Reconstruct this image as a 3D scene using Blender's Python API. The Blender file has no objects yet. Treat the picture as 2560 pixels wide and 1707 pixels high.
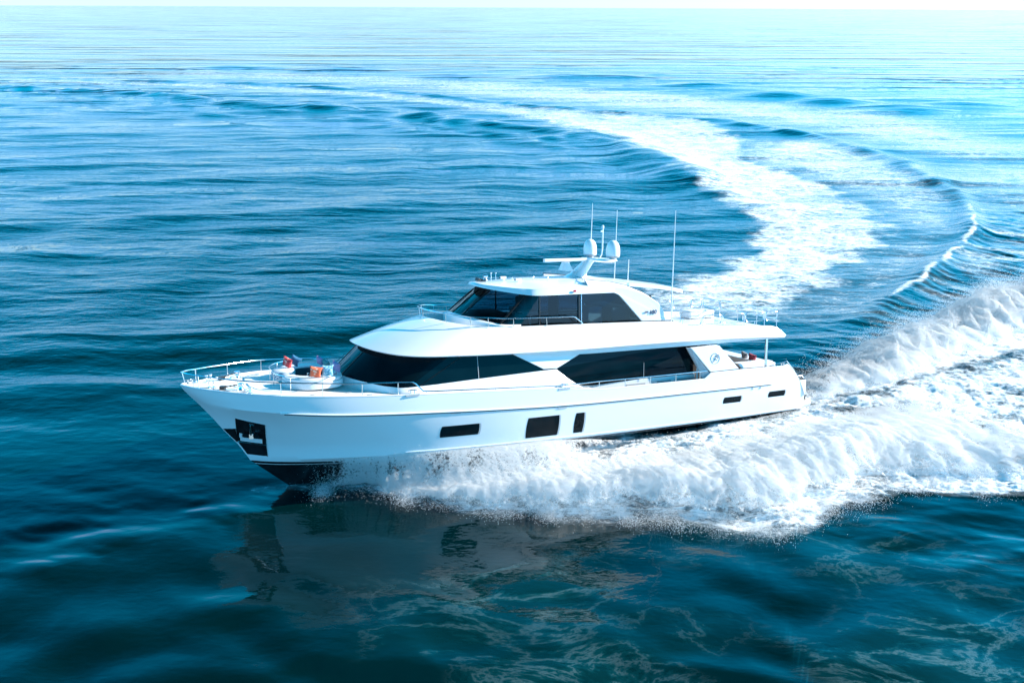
import bpy, bmesh, math, random
import numpy as np
from mathutils import Vector, Matrix
from mathutils.bvhtree import BVHTree
R = math.radians
random.seed(7); rng = np.random.default_rng(11)
C = bpy.context.scene.collection
SC = bpy.context.scene

# ------------------------------------------------------------------ camera
CAM_H = 18.938
cd = bpy.data.cameras.new('camera'); cam = bpy.data.objects.new('camera', cd); C.objects.link(cam)
cd.sensor_width = 36.0; cd.lens = 2134.46 / 2560 * 36.0; cd.clip_start = 0.5; cd.clip_end = 120000
_p = math.atan((853.5 - 19) / 2134.46); _r = math.atan(.0045)
_rt = Vector((1, 0, 0)); _up = Vector((0, math.sin(_p), math.cos(_p))); _fw = Vector((0, math.cos(_p), -math.sin(_p)))
_X = math.cos(_r) * _rt + math.sin(_r) * _up; _Y = -math.sin(_r) * _rt + math.cos(_r) * _up; _Z = -_fw
cam.matrix_world = Matrix(((_X.x, _Y.x, _Z.x, 0), (_X.y, _Y.y, _Z.y, 0), (_X.z, _Y.z, _Z.z, CAM_H), (0, 0, 0, 1)))
SC.camera = cam

# ------------------------------------------------------------------ sky and sun
SUN_EL = R(22); SUN_AZ = R(76)          # azimuth clockwise from +Y (away from the camera)
w = bpy.data.worlds.new('World'); SC.world = w; w.use_nodes = True
nt = w.node_tree; nt.nodes.clear()
sky = nt.nodes.new('ShaderNodeTexSky'); sky.sky_type = 'NISHITA'; sky.sun_disc = False
sky.sun_elevation = SUN_EL; sky.sun_rotation = SUN_AZ; sky.altitude = 0; sky.air_density = 1.0; sky.dust_density = 0.1; sky.ozone_density = 4.0
# added tint by height: pale horizon, cyan above, dark zenith, shaped for sea reflections
gx_ = nt.nodes.new('ShaderNodeTexCoord'); sx_ = nt.nodes.new('ShaderNodeSeparateXYZ'); nt.links.new(gx_.outputs['Generated'], sx_.inputs[0])
rz_ = nt.nodes.new('ShaderNodeValToRGB'); nt.links.new(sx_.outputs['Z'], rz_.inputs[0])
for q_, (p_, c_) in enumerate(((0, (.46, .66, .98)), (.12, (.62, .90, 1.24)), (.25, (.02, 1.36, 1.44)), (.48, (.0, 1.28, 1.36)), (.78, (.0, .16, .14)))):
    e_ = rz_.color_ramp.elements[q_] if q_ < 1 else (rz_.color_ramp.elements[-1] if q_ == 4 else rz_.color_ramp.elements.new(p_))
    e_.position = p_; e_.color = (*c_, 1)
hs = nt.nodes.new('ShaderNodeMixRGB'); hs.blend_type = 'MULTIPLY'; hs.inputs[0].default_value = 1; nt.links.new(rz_.outputs[0], hs.inputs[2])
bg = nt.nodes.new('ShaderNodeBackground'); bg.inputs['Strength'].default_value = 0.15
wo = nt.nodes.new('ShaderNodeOutputWorld')
nt.links.new(sky.outputs[0], hs.inputs[1]); nt.links.new(hs.outputs[0], bg.inputs[0]); nt.links.new(bg.outputs[0], wo.inputs[0])
sl = bpy.data.lights.new('sun', 'SUN'); sun = bpy.data.objects.new('sun', sl); C.objects.link(sun)
sl.energy = 5.0; sl.angle = R(0.5); sl.color = (1.0, .92, .84)
sd = Vector((math.sin(SUN_AZ) * math.cos(SUN_EL), math.cos(SUN_AZ) * math.cos(SUN_EL), math.sin(SUN_EL)))
sun.rotation_euler = sd.to_track_quat('Z', 'Y').to_euler(); sun.location = (0, 0, 60)
SC.view_settings.view_transform = 'Standard'; SC.view_settings.look = 'None'; SC.view_settings.exposure = 1.2; SC.view_settings.gamma = 1
SC.cycles.max_bounces = 8; SC.cycles.transparent_max_bounces = 24; SC.cycles.caustics_reflective = False; SC.cycles.caustics_refractive = False

# ------------------------------------------------------------------ materials
def mat(name, col, rough=.4, metal=0, spec=.5, coat=0, ior=None):
    m = bpy.data.materials.new(name); m.use_nodes = True
    b = m.node_tree.nodes['Principled BSDF']
    b.inputs['Base Color'].default_value = (*col, 1); b.inputs['Roughness'].default_value = rough
    b.inputs['Metallic'].default_value = metal; b.inputs['Specular IOR Level'].default_value = spec
    b.inputs['Coat Weight'].default_value = coat; b.inputs['Coat Roughness'].default_value = .05
    if ior: b.inputs['IOR'].default_value = ior
    return m
def nd(m, t, **kw):
    n = m.node_tree.nodes.new(t)
    for k, v in kw.items():
        if hasattr(n, k): setattr(n, k, v)
        else: n.inputs[k].default_value = v
    return n
def lk(m, a, b): m.node_tree.links.new(a, b)
def bsdf(m): return m.node_tree.nodes['Principled BSDF']
def vary(m, scale, lo, hi, bump=0, dist=.01, stretch=(1, 1, 1)):
    """procedural variation: colour between lo and hi by noise, with an optional bump"""
    tc = nd(m, 'ShaderNodeTexCoord'); mp = nd(m, 'ShaderNodeMapping'); mp.inputs['Scale'].default_value = stretch
    n = nd(m, 'ShaderNodeTexNoise'); n.inputs['Scale'].default_value = scale; n.inputs['Detail'].default_value = 4
    r = nd(m, 'ShaderNodeValToRGB'); r.color_ramp.elements[0].position = .3; r.color_ramp.elements[1].position = .7
    r.color_ramp.elements[0].color = (*lo, 1); r.color_ramp.elements[1].color = (*hi, 1)
    lk(m, tc.outputs['Object'], mp.inputs[0]); lk(m, mp.outputs[0], n.inputs['Vector']); lk(m, n.outputs['Fac'], r.inputs[0]); lk(m, r.outputs[0], bsdf(m).inputs['Base Color'])
    if bump:
        b = nd(m, 'ShaderNodeBump'); b.inputs['Strength'].default_value = bump; b.inputs['Distance'].default_value = dist
        lk(m, n.outputs['Fac'], b.inputs['Height']); lk(m, b.outputs[0], bsdf(m).inputs['Normal'])
    return m
M = {}
M['gel'] = vary(mat('white_gelcoat', (.80, .81, .82), .22, coat=.35), .9, (.79, .80, .81), (.82, .825, .83))
M['deck'] = vary(mat('non_skid_deck', (.74, .74, .73), .55), 60, (.70, .70, .69), (.77, .77, .76), .25, .004)
M['glass'] = vary(mat('black_window_glass', (.002, .006, .009), .03, spec=.16), .8, (.001, .005, .008), (.002, .010, .014))
M['steel'] = vary(mat('polished_steel', (.72, .74, .76), .16, metal=1), 8, (.66, .68, .70), (.78, .80, .82))
M['whitemetal'] = vary(mat('white_painted_metal', (.8, .8, .8), .3), 6, (.76, .77, .78), (.82, .82, .82))
M['black'] = vary(mat('black_trim', (.006, .006, .007), .3), 5, (.005, .005, .006), (.01, .01, .011))
M['plate'] = vary(mat('dark_bow_plate', (.01, .011, .013), .12, spec=.6), 3, (.006, .007, .009), (.016, .018, .02))
M['teak'] = vary(mat('teak_planks', (.25, .14, .07), .5), 14, (.16, .09, .045), (.30, .18, .10), .2, .003, (1, 8, 1))
M['vinyl'] = vary(mat('white_vinyl', (.74, .74, .75), .5), 20, (.70, .70, .71), (.77, .77, .78), .15, .005)
M['grey'] = vary(mat('grey_fabric', (.22, .23, .25), .9), 60, (.18, .19, .21), (.27, .28, .30), .3, .003)
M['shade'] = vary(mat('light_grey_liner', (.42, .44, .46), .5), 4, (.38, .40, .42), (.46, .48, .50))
M['emblem'] = mat('grey_emblem', (.24, .28, .33), .35)
M['red'] = mat('red_lamp', (.5, .01, .03), .3)
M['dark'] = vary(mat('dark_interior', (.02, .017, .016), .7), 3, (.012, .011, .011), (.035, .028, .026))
M['sand'] = vary(mat('beige_upholstery', (.5, .42, .36), .8), 30, (.44, .37, .31), (.56, .48, .42))

M['seat_shade'] = vary(mat('teal_seat_shade', (.02, .05, .07), .6), 10, (.015, .04, .055), (.03, .065, .085))
def hull_mat():
    m = mat('painted_hull', (.8, .8, .82), .2, coat=.4); N = m.node_tree
    tc = nd(m, 'ShaderNodeTexCoord'); sp = nd(m, 'ShaderNodeSeparateXYZ'); lk(m, tc.outputs['Object'], sp.inputs[0])
    # bootstripe height rises a little aft: zz = z - (1.155 - 0.007*x - fall)
    f = nd(m, 'ShaderNodeMapRange'); f.inputs['From Min'].default_value = 0; f.inputs['From Max'].default_value = 28
    f.inputs['To Min'].default_value = 1.20; f.inputs['To Max'].default_value = .86; lk(m, sp.outputs['X'], f.inputs['Value'])
    d = nd(m, 'ShaderNodeMath', operation='SUBTRACT'); lk(m, sp.outputs['Z'], d.inputs[0]); lk(m, f.outputs[0], d.inputs[1])
    r = nd(m, 'ShaderNodeValToRGB'); r.color_ramp.interpolation = 'CONSTANT'
    mr = nd(m, 'ShaderNodeMapRange'); mr.inputs['From Min'].default_value = -.5; mr.inputs['From Max'].default_value = .5; lk(m, d.outputs[0], mr.inputs['Value'])
    e = r.color_ramp.elements; e[0].position = 0; e[0].color = (.006, .008, .010, 1); e[1].position = .33; e[1].color = (.75, .77, .78, 1)
    for pz, c in ((.36, (.006, .008, .010, 1)), (.50, (.80, .81, .82, 1))):
        q = e.new(pz); q.color = c
    lk(m, mr.outputs[0], r.inputs[0]); lk(m, r.outputs[0], bsdf(m).inputs['Base Color'])
    return m
M['hull'] = hull_mat()

def tinted():
    m = mat('tinted_pilothouse_glass', (.01, .012, .015), .02, spec=.7); N = m.node_tree
    out = N.nodes['Material Output']; tr = nd(m, 'ShaderNodeBsdfTransparent'); tr.inputs[0].default_value = (.26, .42, .50, 1)
    gl = nd(m, 'ShaderNodeBsdfGlossy'); gl.inputs['Roughness'].default_value = .02
    fr = nd(m, 'ShaderNodeFresnel'); fr.inputs['IOR'].default_value = 1.5
    mx = nd(m, 'ShaderNodeMixShader'); lk(m, fr.outputs[0], mx.inputs[0]); lk(m, tr.outputs[0], mx.inputs[1]); lk(m, gl.outputs[0], mx.inputs[2])
    lk(m, mx.outputs[0], out.inputs['Surface']); return m
M['tint'] = tinted()

def cushion_mat(name, a, b, kind):
    m = mat(name, a, .85); tc = nd(m, 'ShaderNodeTexCoord')
    if kind == 'plain':
        t = nd(m, 'ShaderNodeTexNoise'); t.inputs['Scale'].default_value = 14; o = t.outputs['Fac']; lo, hi = .35, .65
    else:
        t = nd(m, 'ShaderNodeTexVoronoi'); t.inputs['Scale'].default_value = 6.5; o = t.outputs['Distance']; lo, hi = .28, .42
    lk(m, tc.outputs['Object'], t.inputs['Vector'])
    r = nd(m, 'ShaderNodeValToRGB'); r.color_ramp.elements[0].position = lo; r.color_ramp.elements[1].position = hi
    r.color_ramp.elements[0].color = (*b, 1); r.color_ramp.elements[1].color = (*a, 1)
    lk(m, o, r.inputs[0]); lk(m, r.outputs[0], bsdf(m).inputs['Base Color']); return m
def lattice_mat():
    m = mat('lattice_upholstery', (.5, .55, .6), .8); tc = nd(m, 'ShaderNodeTexCoord')
    mp = nd(m, 'ShaderNodeMapping'); mp.inputs['Rotation'].default_value = (0, R(45), 0); mp.inputs['Scale'].default_value = (1, 0, 1)
    sx = nd(m, 'ShaderNodeTexCoord')
    rot = []
    sp = nd(m, 'ShaderNodeSeparateXYZ'); lk(m, tc.outputs['Object'], sp.inputs[0])
    for s in (1, -1):
        mu = nd(m, 'ShaderNodeMath', operation='MULTIPLY_ADD'); mu.inputs[1].default_value = s * 1.0; lk(m, sp.outputs['Y'], mu.inputs[0]); lk(m, sp.outputs['Z'], mu.inputs[2])
        sc = nd(m, 'ShaderNodeMath', operation='MULTIPLY'); sc.inputs[1].default_value = 7.5; lk(m, mu.outputs[0], sc.inputs[0])
        fr = nd(m, 'ShaderNodeMath', operation='FRACT'); lk(m, sc.outputs[0], fr.inputs[0])
        lt = nd(m, 'ShaderNodeMath', operation='LESS_THAN'); lt.inputs[1].default_value = .28; lk(m, fr.outputs[0], lt.inputs[0]); rot.append(lt)
    mxn = nd(m, 'ShaderNodeMath', operation='MAXIMUM'); lk(m, rot[0].outputs[0], mxn.inputs[0]); lk(m, rot[1].outputs[0], mxn.inputs[1])
    r = nd(m, 'ShaderNodeValToRGB'); r.color_ramp.elements[0].color = (.16, .26, .36, 1); r.color_ramp.elements[1].color = (.66, .70, .74, 1)
    lk(m, mxn.outputs[0], r.inputs[0]); lk(m, r.outputs[0], bsdf(m).inputs['Base Color']); return m
M['lattice'] = lattice_mat()

# ------------------------------------------------------------------ mesh helpers
class MB:
    def __init__(s): s.v = []; s.f = []
    def add(s, vs, fs):
        o = len(s.v); s.v += [tuple(map(float, p)) for p in vs]; s.f += [tuple(i + o for i in f) for f in fs]; return s
    def grid(s, P, cu=False, cv=False):
        P = np.asarray(P, float); n, m = P.shape[:2]; fs = []
        for i in range(n - (0 if cu else 1)):
            for j in range(m - (0 if cv else 1)):
                a, b = (i + 1) % n, (j + 1) % m
                fs.append((i * m + j, a * m + j, a * m + b, i * m + b))
        return s.add(P.reshape(-1, 3), fs)
    def tube(s, pts, r, n=8, closed=False, caps=True):
        pts = [Vector(p) for p in pts]; k = len(pts); rings = []
        up = Vector((0, 0, 1))
        for i, p in enumerate(pts):
            a = pts[i - 1] if (i > 0 or closed) else p; b = pts[(i + 1) % k] if (i < k - 1 or closed) else p
            t = (b - a).normalized(); u = up if abs(t.z) < .9 else Vector((1, 0, 0))
            x = t.cross(u).normalized(); y = x.cross(t)
            rr = r[i] if isinstance(r, (list, tuple)) else r
            rings.append([p + rr * (math.cos(2 * math.pi * j / n) * x + math.sin(2 * math.pi * j / n) * y) for j in range(n)])
        s.grid([[tuple(q) for q in g] for g in rings], cu=closed, cv=True)
        if caps and not closed:
            o = len(s.v) - k * n; s.f.append(tuple(o + j for j in range(n))); s.f.append(tuple(o + (k - 1) * n + j for j in reversed(range(n))))
        return s
    def box(s, c, d, rot=None, taper=1.0):
        vs = []
        for z in (-1, 1):
            t = taper if z > 0 else 1
            for x, y in ((-1, -1), (1, -1), (1, 1), (-1, 1)):
                p = Vector((x * d[0] / 2 * t, y * d[1] / 2 * t, z * d[2] / 2))
                if rot: p = rot @ p
                vs.append(tuple(p + Vector(c)))
        return s.add(vs, [(3, 2, 1, 0), (4, 5, 6, 7), (0, 1, 5, 4), (1, 2, 6, 5), (2, 3, 7, 6), (3, 0, 4, 7)])
    def loft(s, rings, caps=True, closed=True):
        """rings of points joined to a solid"""
        n = len(rings[0]); s.grid(rings, cv=closed)
        if caps:
            o = len(s.v) - len(rings) * n
            s.f.append(tuple(o + j for j in reversed(range(n)))); s.f.append(tuple(o + (len(rings) - 1) * n + j for j in range(n)))
        return s
    def prism(s, poly, off):
        a = [Vector(p) for p in poly]; b = [p + Vector(off) for p in a]
        return s.loft([[tuple(p) for p in a], [tuple(p) for p in b]])
    def lathe(s, prof, c, n=24, rot=None):
        rings = []
        for r, z in prof:
            g = []
            for j in range(n):
                p = Vector((r * math.cos(2 * math.pi * j / n), r * math.sin(2 * math.pi * j / n), z))
                if rot: p = rot @ p
                g.append(tuple(p + Vector(c)))
            rings.append(g)
        return s.loft(rings)
    def build(s, name, m, parent=None, smooth=True, angle=35, bevel=0, flipfix=True):
        me = bpy.data.meshes.new(name); me.from_pydata(s.v, [], s.f); me.validate()
        bm = bmesh.new(); bm.from_mesh(me); bmesh.ops.remove_doubles(bm, verts=bm.verts, dist=1e-5)
        if flipfix: bmesh.ops.recalc_face_normals(bm, faces=bm.faces)
        bm.to_mesh(me); bm.free()
        ms = m if isinstance(m, list) else [m]
        for q in ms: me.materials.append(q)
        if smooth:
            me.shade_smooth(); me.set_sharp_from_angle(angle=R(angle))
        o = bpy.data.objects.new(name, me); C.objects.link(o)
        if parent: o.parent = parent
        if bevel:
            b = o.modifiers.new('bevel', 'BEVEL'); b.width = bevel; b.segments = 3; b.limit_method = 'ANGLE'; b.angle_limit = R(40)
        return o
def tag(o, label=None, cat=None, group=None, kind=None):
    if label: o['label'] = label
    if cat: o['category'] = cat
    if group: o['group'] = group
    if kind: o['kind'] = kind
    return o
def catmull(pts, per=8, closed=False):
    P = np.array(pts, float); n = len(P); out = []
    for i in range(n if closed else n - 1):
        p1, p2 = P[i], P[(i + 1) % n]
        p0 = P[i - 1] if (i > 0 or closed) else 2 * p1 - p2
        p3 = P[(i + 2) % n] if (i + 2 < n or closed) else 2 * p2 - p1
        for k in range(per):
            t = k / per; out.append(.5 * ((2 * p1) + (-p0 + p2) * t + (2 * p0 - 5 * p1 + 4 * p2 - p3) * t * t + (-p0 + 3 * p1 - 3 * p2 + p3) * t ** 3))
    if not closed: out.append(P[-1])
    return np.array(out)
def resample(P, n):
    P = np.array(P, float); d = np.r_[0, np.cumsum(np.linalg.norm(np.diff(P, axis=0), axis=1))]
    return np.stack([np.interp(np.linspace(0, d[-1], n), d, P[:, k]) for k in range(P.shape[1])], 1)
def mir(P):
    P = np.array(P, float).copy(); P[..., 1] *= -1; return P
def smoothstep(a, b, x):
    t = np.clip((x - a) / (b - a), 0, 1); return t * t * (3 - 2 * t)

# ------------------------------------------------------------------ the yacht's own frame (x forward, y to port, z up)
BM = Matrix(((-0.913615, .40644, -.00824, 14.58335), (-.398, -.8907, .2176, 42.18366), (.08336, .1983, .9766, -1.81167), (0, 0, 0, 1)))
_yaw, _heel, _trim = 3.552362725929479, 0.20030261142137468, 0.08346313229358841
BM = Matrix.Translation((14.583349, 42.183665, -1.81167)) @ Matrix.Rotation(_yaw, 4, 'Z') @ Matrix.Rotation(-_trim, 4, 'Y') @ Matrix.Rotation(_heel, 4, 'X')
yacht = bpy.data.objects.new('motor_yacht', None); C.objects.link(yacht); yacht.empty_display_size = 2
yacht.matrix_world = BM
tag(yacht, 'large white three deck motor yacht with black windows heeling through a turn', 'yacht')
BN = np.array(BM)
def b2w(P): return np.asarray(P, float) @ BN[:3, :3].T + BN[:3, 3]

# --- hull lines -----------------------------------------------------
def interp(tab): 
    t = sorted(tab); return lambda x: np.interp(x, [a for a, _ in t], [b for _, b in t])
def smooth_tab(tab, n=200):
    """smooth curve through table (x,y), as dense linear table"""
    t = sorted(tab); P = catmull(t, 10); 
    return lambda x: np.interp(x, P[:, 0], P[:, 1])
sheer_w = smooth_tab([(1.0, 3.28), (3, 3.40), (6, 3.5), (10, 3.55), (15, 3.53), (18, 3.50), (20, 3.46), (22, 3.40), (24, 3.25), (25.5, 3.06), (26.9, 2.76), (27.7, 2.38), (28.4, 1.93), (29.1, 1.38), (29.7, .85), (30.15, .38), (30.4, 0.0)])
sheer_z = smooth_tab([(1.0, 2.62), (1.25, 2.5), (1.6, 2.66), (2.45, 3.62), (2.75, 3.5), (7.25, 3.5), (7.62, 3.26), (10.6, 3.26), (13.25, 3.26), (15.3, 3.50), (18.2, 3.62), (21.2, 3.75), (23.9, 3.86), (26.9, 4.05), (28.4, 4.11), (29.8, 4.20), (30.4, 4.27)])
sheer_z = interp([(0.9, 1.9), (1.22, 1.9), (1.61, 2.66), (2.0, 3.15), (2.45, 3.58), (2.8, 3.49), (5.5, 3.53), (7.25, 3.52), (7.60, 3.26), (10.6, 3.26), (13.25, 3.26), (15.3, 3.50), (18.2, 3.62), (21.2, 3.75), (23.9, 3.86), (26.9, 4.05), (28.4, 4.11), (29.8, 4.20), (30.4, 4.27)])
rub_w = smooth_tab([(.5, 3.22), (1.0, 3.27), (3, 3.40), (6, 3.5), (10, 3.55), (15, 3.53), (18, 3.5), (20, 3.45), (22, 3.38), (24, 3.20), (25.5, 2.97), (26.9, 2.62), (27.7, 2.20), (28.4, 1.72), (29.0, 1.15), (29.5, .6), (29.9, 0.0)])
rub_z = smooth_tab([(.5, 2.70), (4, 2.71), (8, 2.72), (14, 2.73), (18, 2.85), (21.2, 3.0), (24.6, 3.17), (26.7, 3.34), (28.4, 3.45), (29.9, 3.62)])
chine_w = smooth_tab([(.5, 3.08), (3, 3.18), (10, 3.25), (16, 3.2), (20, 3.0), (22, 2.72), (24, 2.2), (25.4, 1.66), (26.4, 1.12), (27.2, .58), (27.85, 0.0)])
chine_z = smooth_tab([(.5, 1.16), (10, 1.12), (20, 1.14), (24, 1.12), (26.4, 1.02), (27.85, .86)])
stem_x = interp([(-.6, 25.5), (-.45, 26.3), (-.26, 26.86), (.15, 27.39), (.75, 27.78), (1.58, 28.29), (2.22, 28.82), (2.89, 29.3), (3.49, 29.79), (4.0, 30.24), (4.27, 30.4)])
keel_z = smooth_tab([(.5, -.35), (10, -.55), (20, -.62), (25.5, -.6)])
XS = 1.2    # transom
xi = np.r_[np.linspace(0, .86, 60), np.linspace(.86, 1, 42)[1:]]
def curve(xe, fw, fz):
    x = XS + xi * (xe - XS); return np.stack([x, fw(x), fz(x)], 1)
sh = curve(30.4, sheer_w, sheer_z); rb = curve(29.9, rub_w, rub_z); ch = curve(27.85, chine_w, chine_z)
# denser sampling aft so that the sheer's steps are crisp
xi = np.unique(np.r_[xi, (np.array([1.22, 1.61, 2.0, 2.45, 2.8, 7.25, 7.6]) - XS) / (30.4 - XS)])
sh = curve(30.4, sheer_w, sheer_z); rb = curve(29.9, rub_w, rub_z); ch = curve(27.85, chine_w, chine_z)
for A in (sh, rb, ch): A[-1, 1] = 0
rows = []
kx = XS + xi * (26.3 - XS); kl = np.stack([kx, 0 * kx, keel_z(np.minimum(kx, 25.5)) + np.clip((kx - 25.5) / .8, 0, 1) * .15], 1)
for t in (0, .35, .7): rows.append(kl + (ch - kl) * t)
NS = 14
for k in range(NS + 1):
    s = k / NS; pw = 1 + .85 * smoothstep(.55, .95, xi)
    y = ch[:, 1] + (rb[:, 1] - ch[:, 1]) * s ** pw + .03 * np.sin(math.pi * s) * (xi < .8)
    z = ch[:, 2] + (rb[:, 2] - ch[:, 2]) * s
    x = ch[:, 0] + (rb[:, 0] - ch[:, 0]) * s; zend = z[-1]; xe = stem_x(zend)
    x = XS + xi * (xe - XS); rows.append(np.stack([x, y, z], 1))
rub_row = rows[-1].copy()
def top_rows():
    out = []
    for s in (.03, .35, .7, 1):
        # a soft knuckle: the side stands almost upright above it
        y = rb[:, 1] + (sh[:, 1] - rb[:, 1]) * s ** .8; z = rb[:, 2] + (sh[:, 2] - rb[:, 2]) * s
        xe = stem_x(z[-1]); out.append(np.stack([XS + xi * (xe - XS), y, z], 1))
    return out
trows = top_rows(); rows += trows
sheer_row = rows[-1]
hb = MB(); G = np.array(rows)
hb.grid(G); hb.grid(mir(G)[::-1])
# transom closing
tp = [tuple(r[0]) for r in rows]; hb.add(tp + [tuple(mir(p)) for p in reversed(tp)], [tuple(range(2 * len(tp)))])
hull = hb.build('hull', M['hull'], yacht, angle=28)
bvh = BVHTree.FromPolygons([Vector(v) for v in hb.v], hb.f)
def hull_y(x, z):
    h = bvh.ray_cast(Vector((x, 9, z)), Vector((0, -1, 0)))
    return h[0].y if h[0] else 3.3
def hull_n(x, z):
    h = bvh.ray_cast(Vector((x, 9, z)), Vector((0, -1, 0)))
    n = h[1] if h[0] else Vector((0, 1, 0))
    return n if n.y > 0 else -n
def hull_patch(poly, off, n=8, m=4):
    """quad (x,z corners: top-fore, top-aft, low-aft, low-fore) wrapped on the port side"""
    P = np.zeros((n + 1, m + 1, 3)); a, b, c, d = [np.array(q, float) for q in poly]
    for i in range(n + 1):
        for j in range(m + 1):
            u, v = i / n, j / m; q = (a * (1 - u) + b * u) * (1 - v) + (d * (1 - u) + c * u) * v
            P[i, j] = (q[0], hull_y(*q) + off, q[1])
    return P
def patch_obj(name, poly, off, m, parent, both=True, thick=.02, **k):
    P = hull_patch(poly, off, **k); out = []
    for s in ((1, -1) if both else (1,)):
        Q = P.copy(); I = hull_patch(poly, off - thick, **k); 
        if s < 0: Q = mir(Q); I = mir(I)
        b = MB(); b.grid(Q)
        # rim
        rim = lambda A: np.r_[A[:, 0], A[-1, 1:], A[-2::-1, -1], A[0, -2:0:-1]]
        b.grid(np.array([rim(Q), rim(I)]), cv=True)
        out.append(b.build(name, m, parent))
    return out
# hull windows: slightly bowed ends, each a dark pane in a recess-like frame with a pale aft reveal
for (xf, xa, zt, zl) in ((20.60, 18.86, 2.30, 1.80), (16.74, 15.14, 2.31, 1.37), (14.43, 13.90, 2.31, 1.37), (6.39, 5.28, 2.27, 1.96), (3.63, 2.51, 2.30, 2.01)):
    n, m = 12, 8
    for s in (1, -1):
        P = np.zeros((n + 1, m + 1, 3)); F = []
        for i in range(n + 1):
            for j in range(m + 1):
                u = i / n; v = j / m; z = zt + (zl - zt) * v
                bow = .07 * (1 - (2 * v - 1) ** 2); ff = xf - .05 * (1 - v) + bow * .6; aa = xa + .03 * v - bow * .5
                x = ff + (aa - ff) * u; P[i, j] = (x, s * (hull_y(x, z) + .006), z)
        o = MB().grid(P).build('hull_window', M['glass'], hull)
        # reveal strip at the aft end
        St = np.zeros((3, m + 1, 3))
        for j in range(m + 1):
            v = j / m; z = zt + (zl - zt) * v; x1 = P[n, j, 0]
            for i in range(3):
                x = x1 + (.075 if s > 0 else .03) * (1 - i / 2); St[i, j] = (x, s * (hull_y(x, z) + .012), z)
        MB().grid(St).build('window_reveal', M['shade'], hull)
# rub rail (bright strip with a dark line under it)
def along(row, x0, x1, dz=0, dy=0, n=90):
    x = np.linspace(x0, x1, n); return np.stack([x, np.interp(x, row[:, 0], row[:, 1]) + dy, np.interp(x, row[:, 0], row[:, 2]) + dz], 1)
for s in (1, -1):
    b = MB(); L = along(rub_row, 3.53, 26.95, dy=.02)
    if s < 0: L = mir(L)
    b.tube(L, .035, 6); b.build('rub_rail', M['whitemetal'], hull)
    L = along(rub_row, 3.53, 26.8, dz=-.052, dy=.012)
    if s < 0: L = mir(L)
    MB().tube(L, .018, 6).build('rub_rail_strip', M['black'], hull)
    # spray rail just above the boot stripe, aft
    L = along(rows[4], 1.5, 22, dy=.02, dz=-.02)
    if s < 0: L = mir(L)
    MB().tube(L, .022, 6).build('spray_rail', M['gel'], hull)
# small hull fittings: two drains below the rub rail, side vents
for x in (4.68, 4.20):
    for s in (1, -1):
        y = hull_y(x, 2.58)
        b = MB().box((x, s * (y + .01), 2.58), (.05, .03, .13)); b.build('hull_drain', M['steel'], hull)
for x, z in ((15.1, 2.62), (20.0, 2.86)):
    for s in (1, -1):
        MB().box((x, s * (hull_y(x, z) + .008), z), (.42, .03, .05)).build('hull_vent', M['shade'], hull)

# bow plates, anchor pocket and anchor (port and starboard)
def hp(x, z, off, s=1): return (x, s * (hull_y(x, z) + off), z)
for s in (1, -1):
    patch = lambda name, q, off, m, n=8, k=6: MB().grid((lambda P: P if s > 0 else mir(P))(hull_patch(q, off, n, k))).build(name, m, hull)
    patch('anchor_pocket', [(28.47, 2.95), (27.42, 2.72), (27.31, 1.68), (28.33, 1.76)], .012, M['plate'])
    patch('bow_plate', [(28.87, 2.33), (28.43, 2.42), (28.335, 1.76), (28.345, 1.70)], .010, M['plate'], 5, 5)
    patch('bow_plate', [(28.325, 1.735), (27.305, 1.655), (27.24, 1.14), (27.97, 1.16)], .010, M['plate'])
    # frame lines
    for A, Bq in (((28.47, 2.95), (28.33, 1.75)), ((28.335, 1.745), (27.305, 1.665)), ((27.42, 2.72), (27.24, 1.13)), ((28.47, 2.95), (27.42, 2.72))):
        pts = [hp(A[0] + (Bq[0] - A[0]) * t, A[1] + (Bq[1] - A[1]) * t, .016, s) for t in np.linspace(0, 1, 8)]
        MB().tube(pts, .012, 5).build('pocket_frame', M['steel'], hull)
    # anchor: shank, crown, two flukes, pale stowing plate
    ax, az = 27.87, 1.98
    b = MB()
    b.grid((lambda P: P if s > 0 else mir(P))(hull_patch([(28.26, 2.02), (27.47, 1.98), (27.45, 1.76), (28.24, 1.82)], .05, 6, 3)))
    b.grid((lambda P: P if s > 0 else mir(P))(hull_patch([(28.30, 2.22), (28.2, 2.21), (28.18, 1.98), (28.28, 1.98)], .05, 3, 3)))
    b.build('stowing_plate', M['whitemetal'], hull)
    b = MB(); b.tube([hp(27.93, 2.66, .05, s), hp(27.90, 2.2, .16, s)], [.035, .045], 8); b.build('anchor_shank', M['steel'], hull)
    b = MB()
    c = Vector(hp(27.89, 2.14, .15, s)); b.box(c, (.16, .16, .2))
    for d in (1, -1):
        q = [Vector(hp(27.89 + d * .06, 2.22, .14, s)), Vector(hp(27.89 + d * .25, 2.26, .12, s)), Vector(hp(27.89 + d * .33, 2.14, .10, s)), Vector(hp(27.89 + d * .25, 2.04, .12, s)), Vector(hp(27.89 + d * .06, 2.05, .14, s))]
        b.prism(q, (0, .05 * s, 0))
    b.build('anchor_flukes', M['steel'], hull)
    MB().tube([hp(27.97, 2.70, .03, s), hp(27.80, 2.66, .03, s)], .03, 6).build('anchor_roller', M['steel'], hull)

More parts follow.
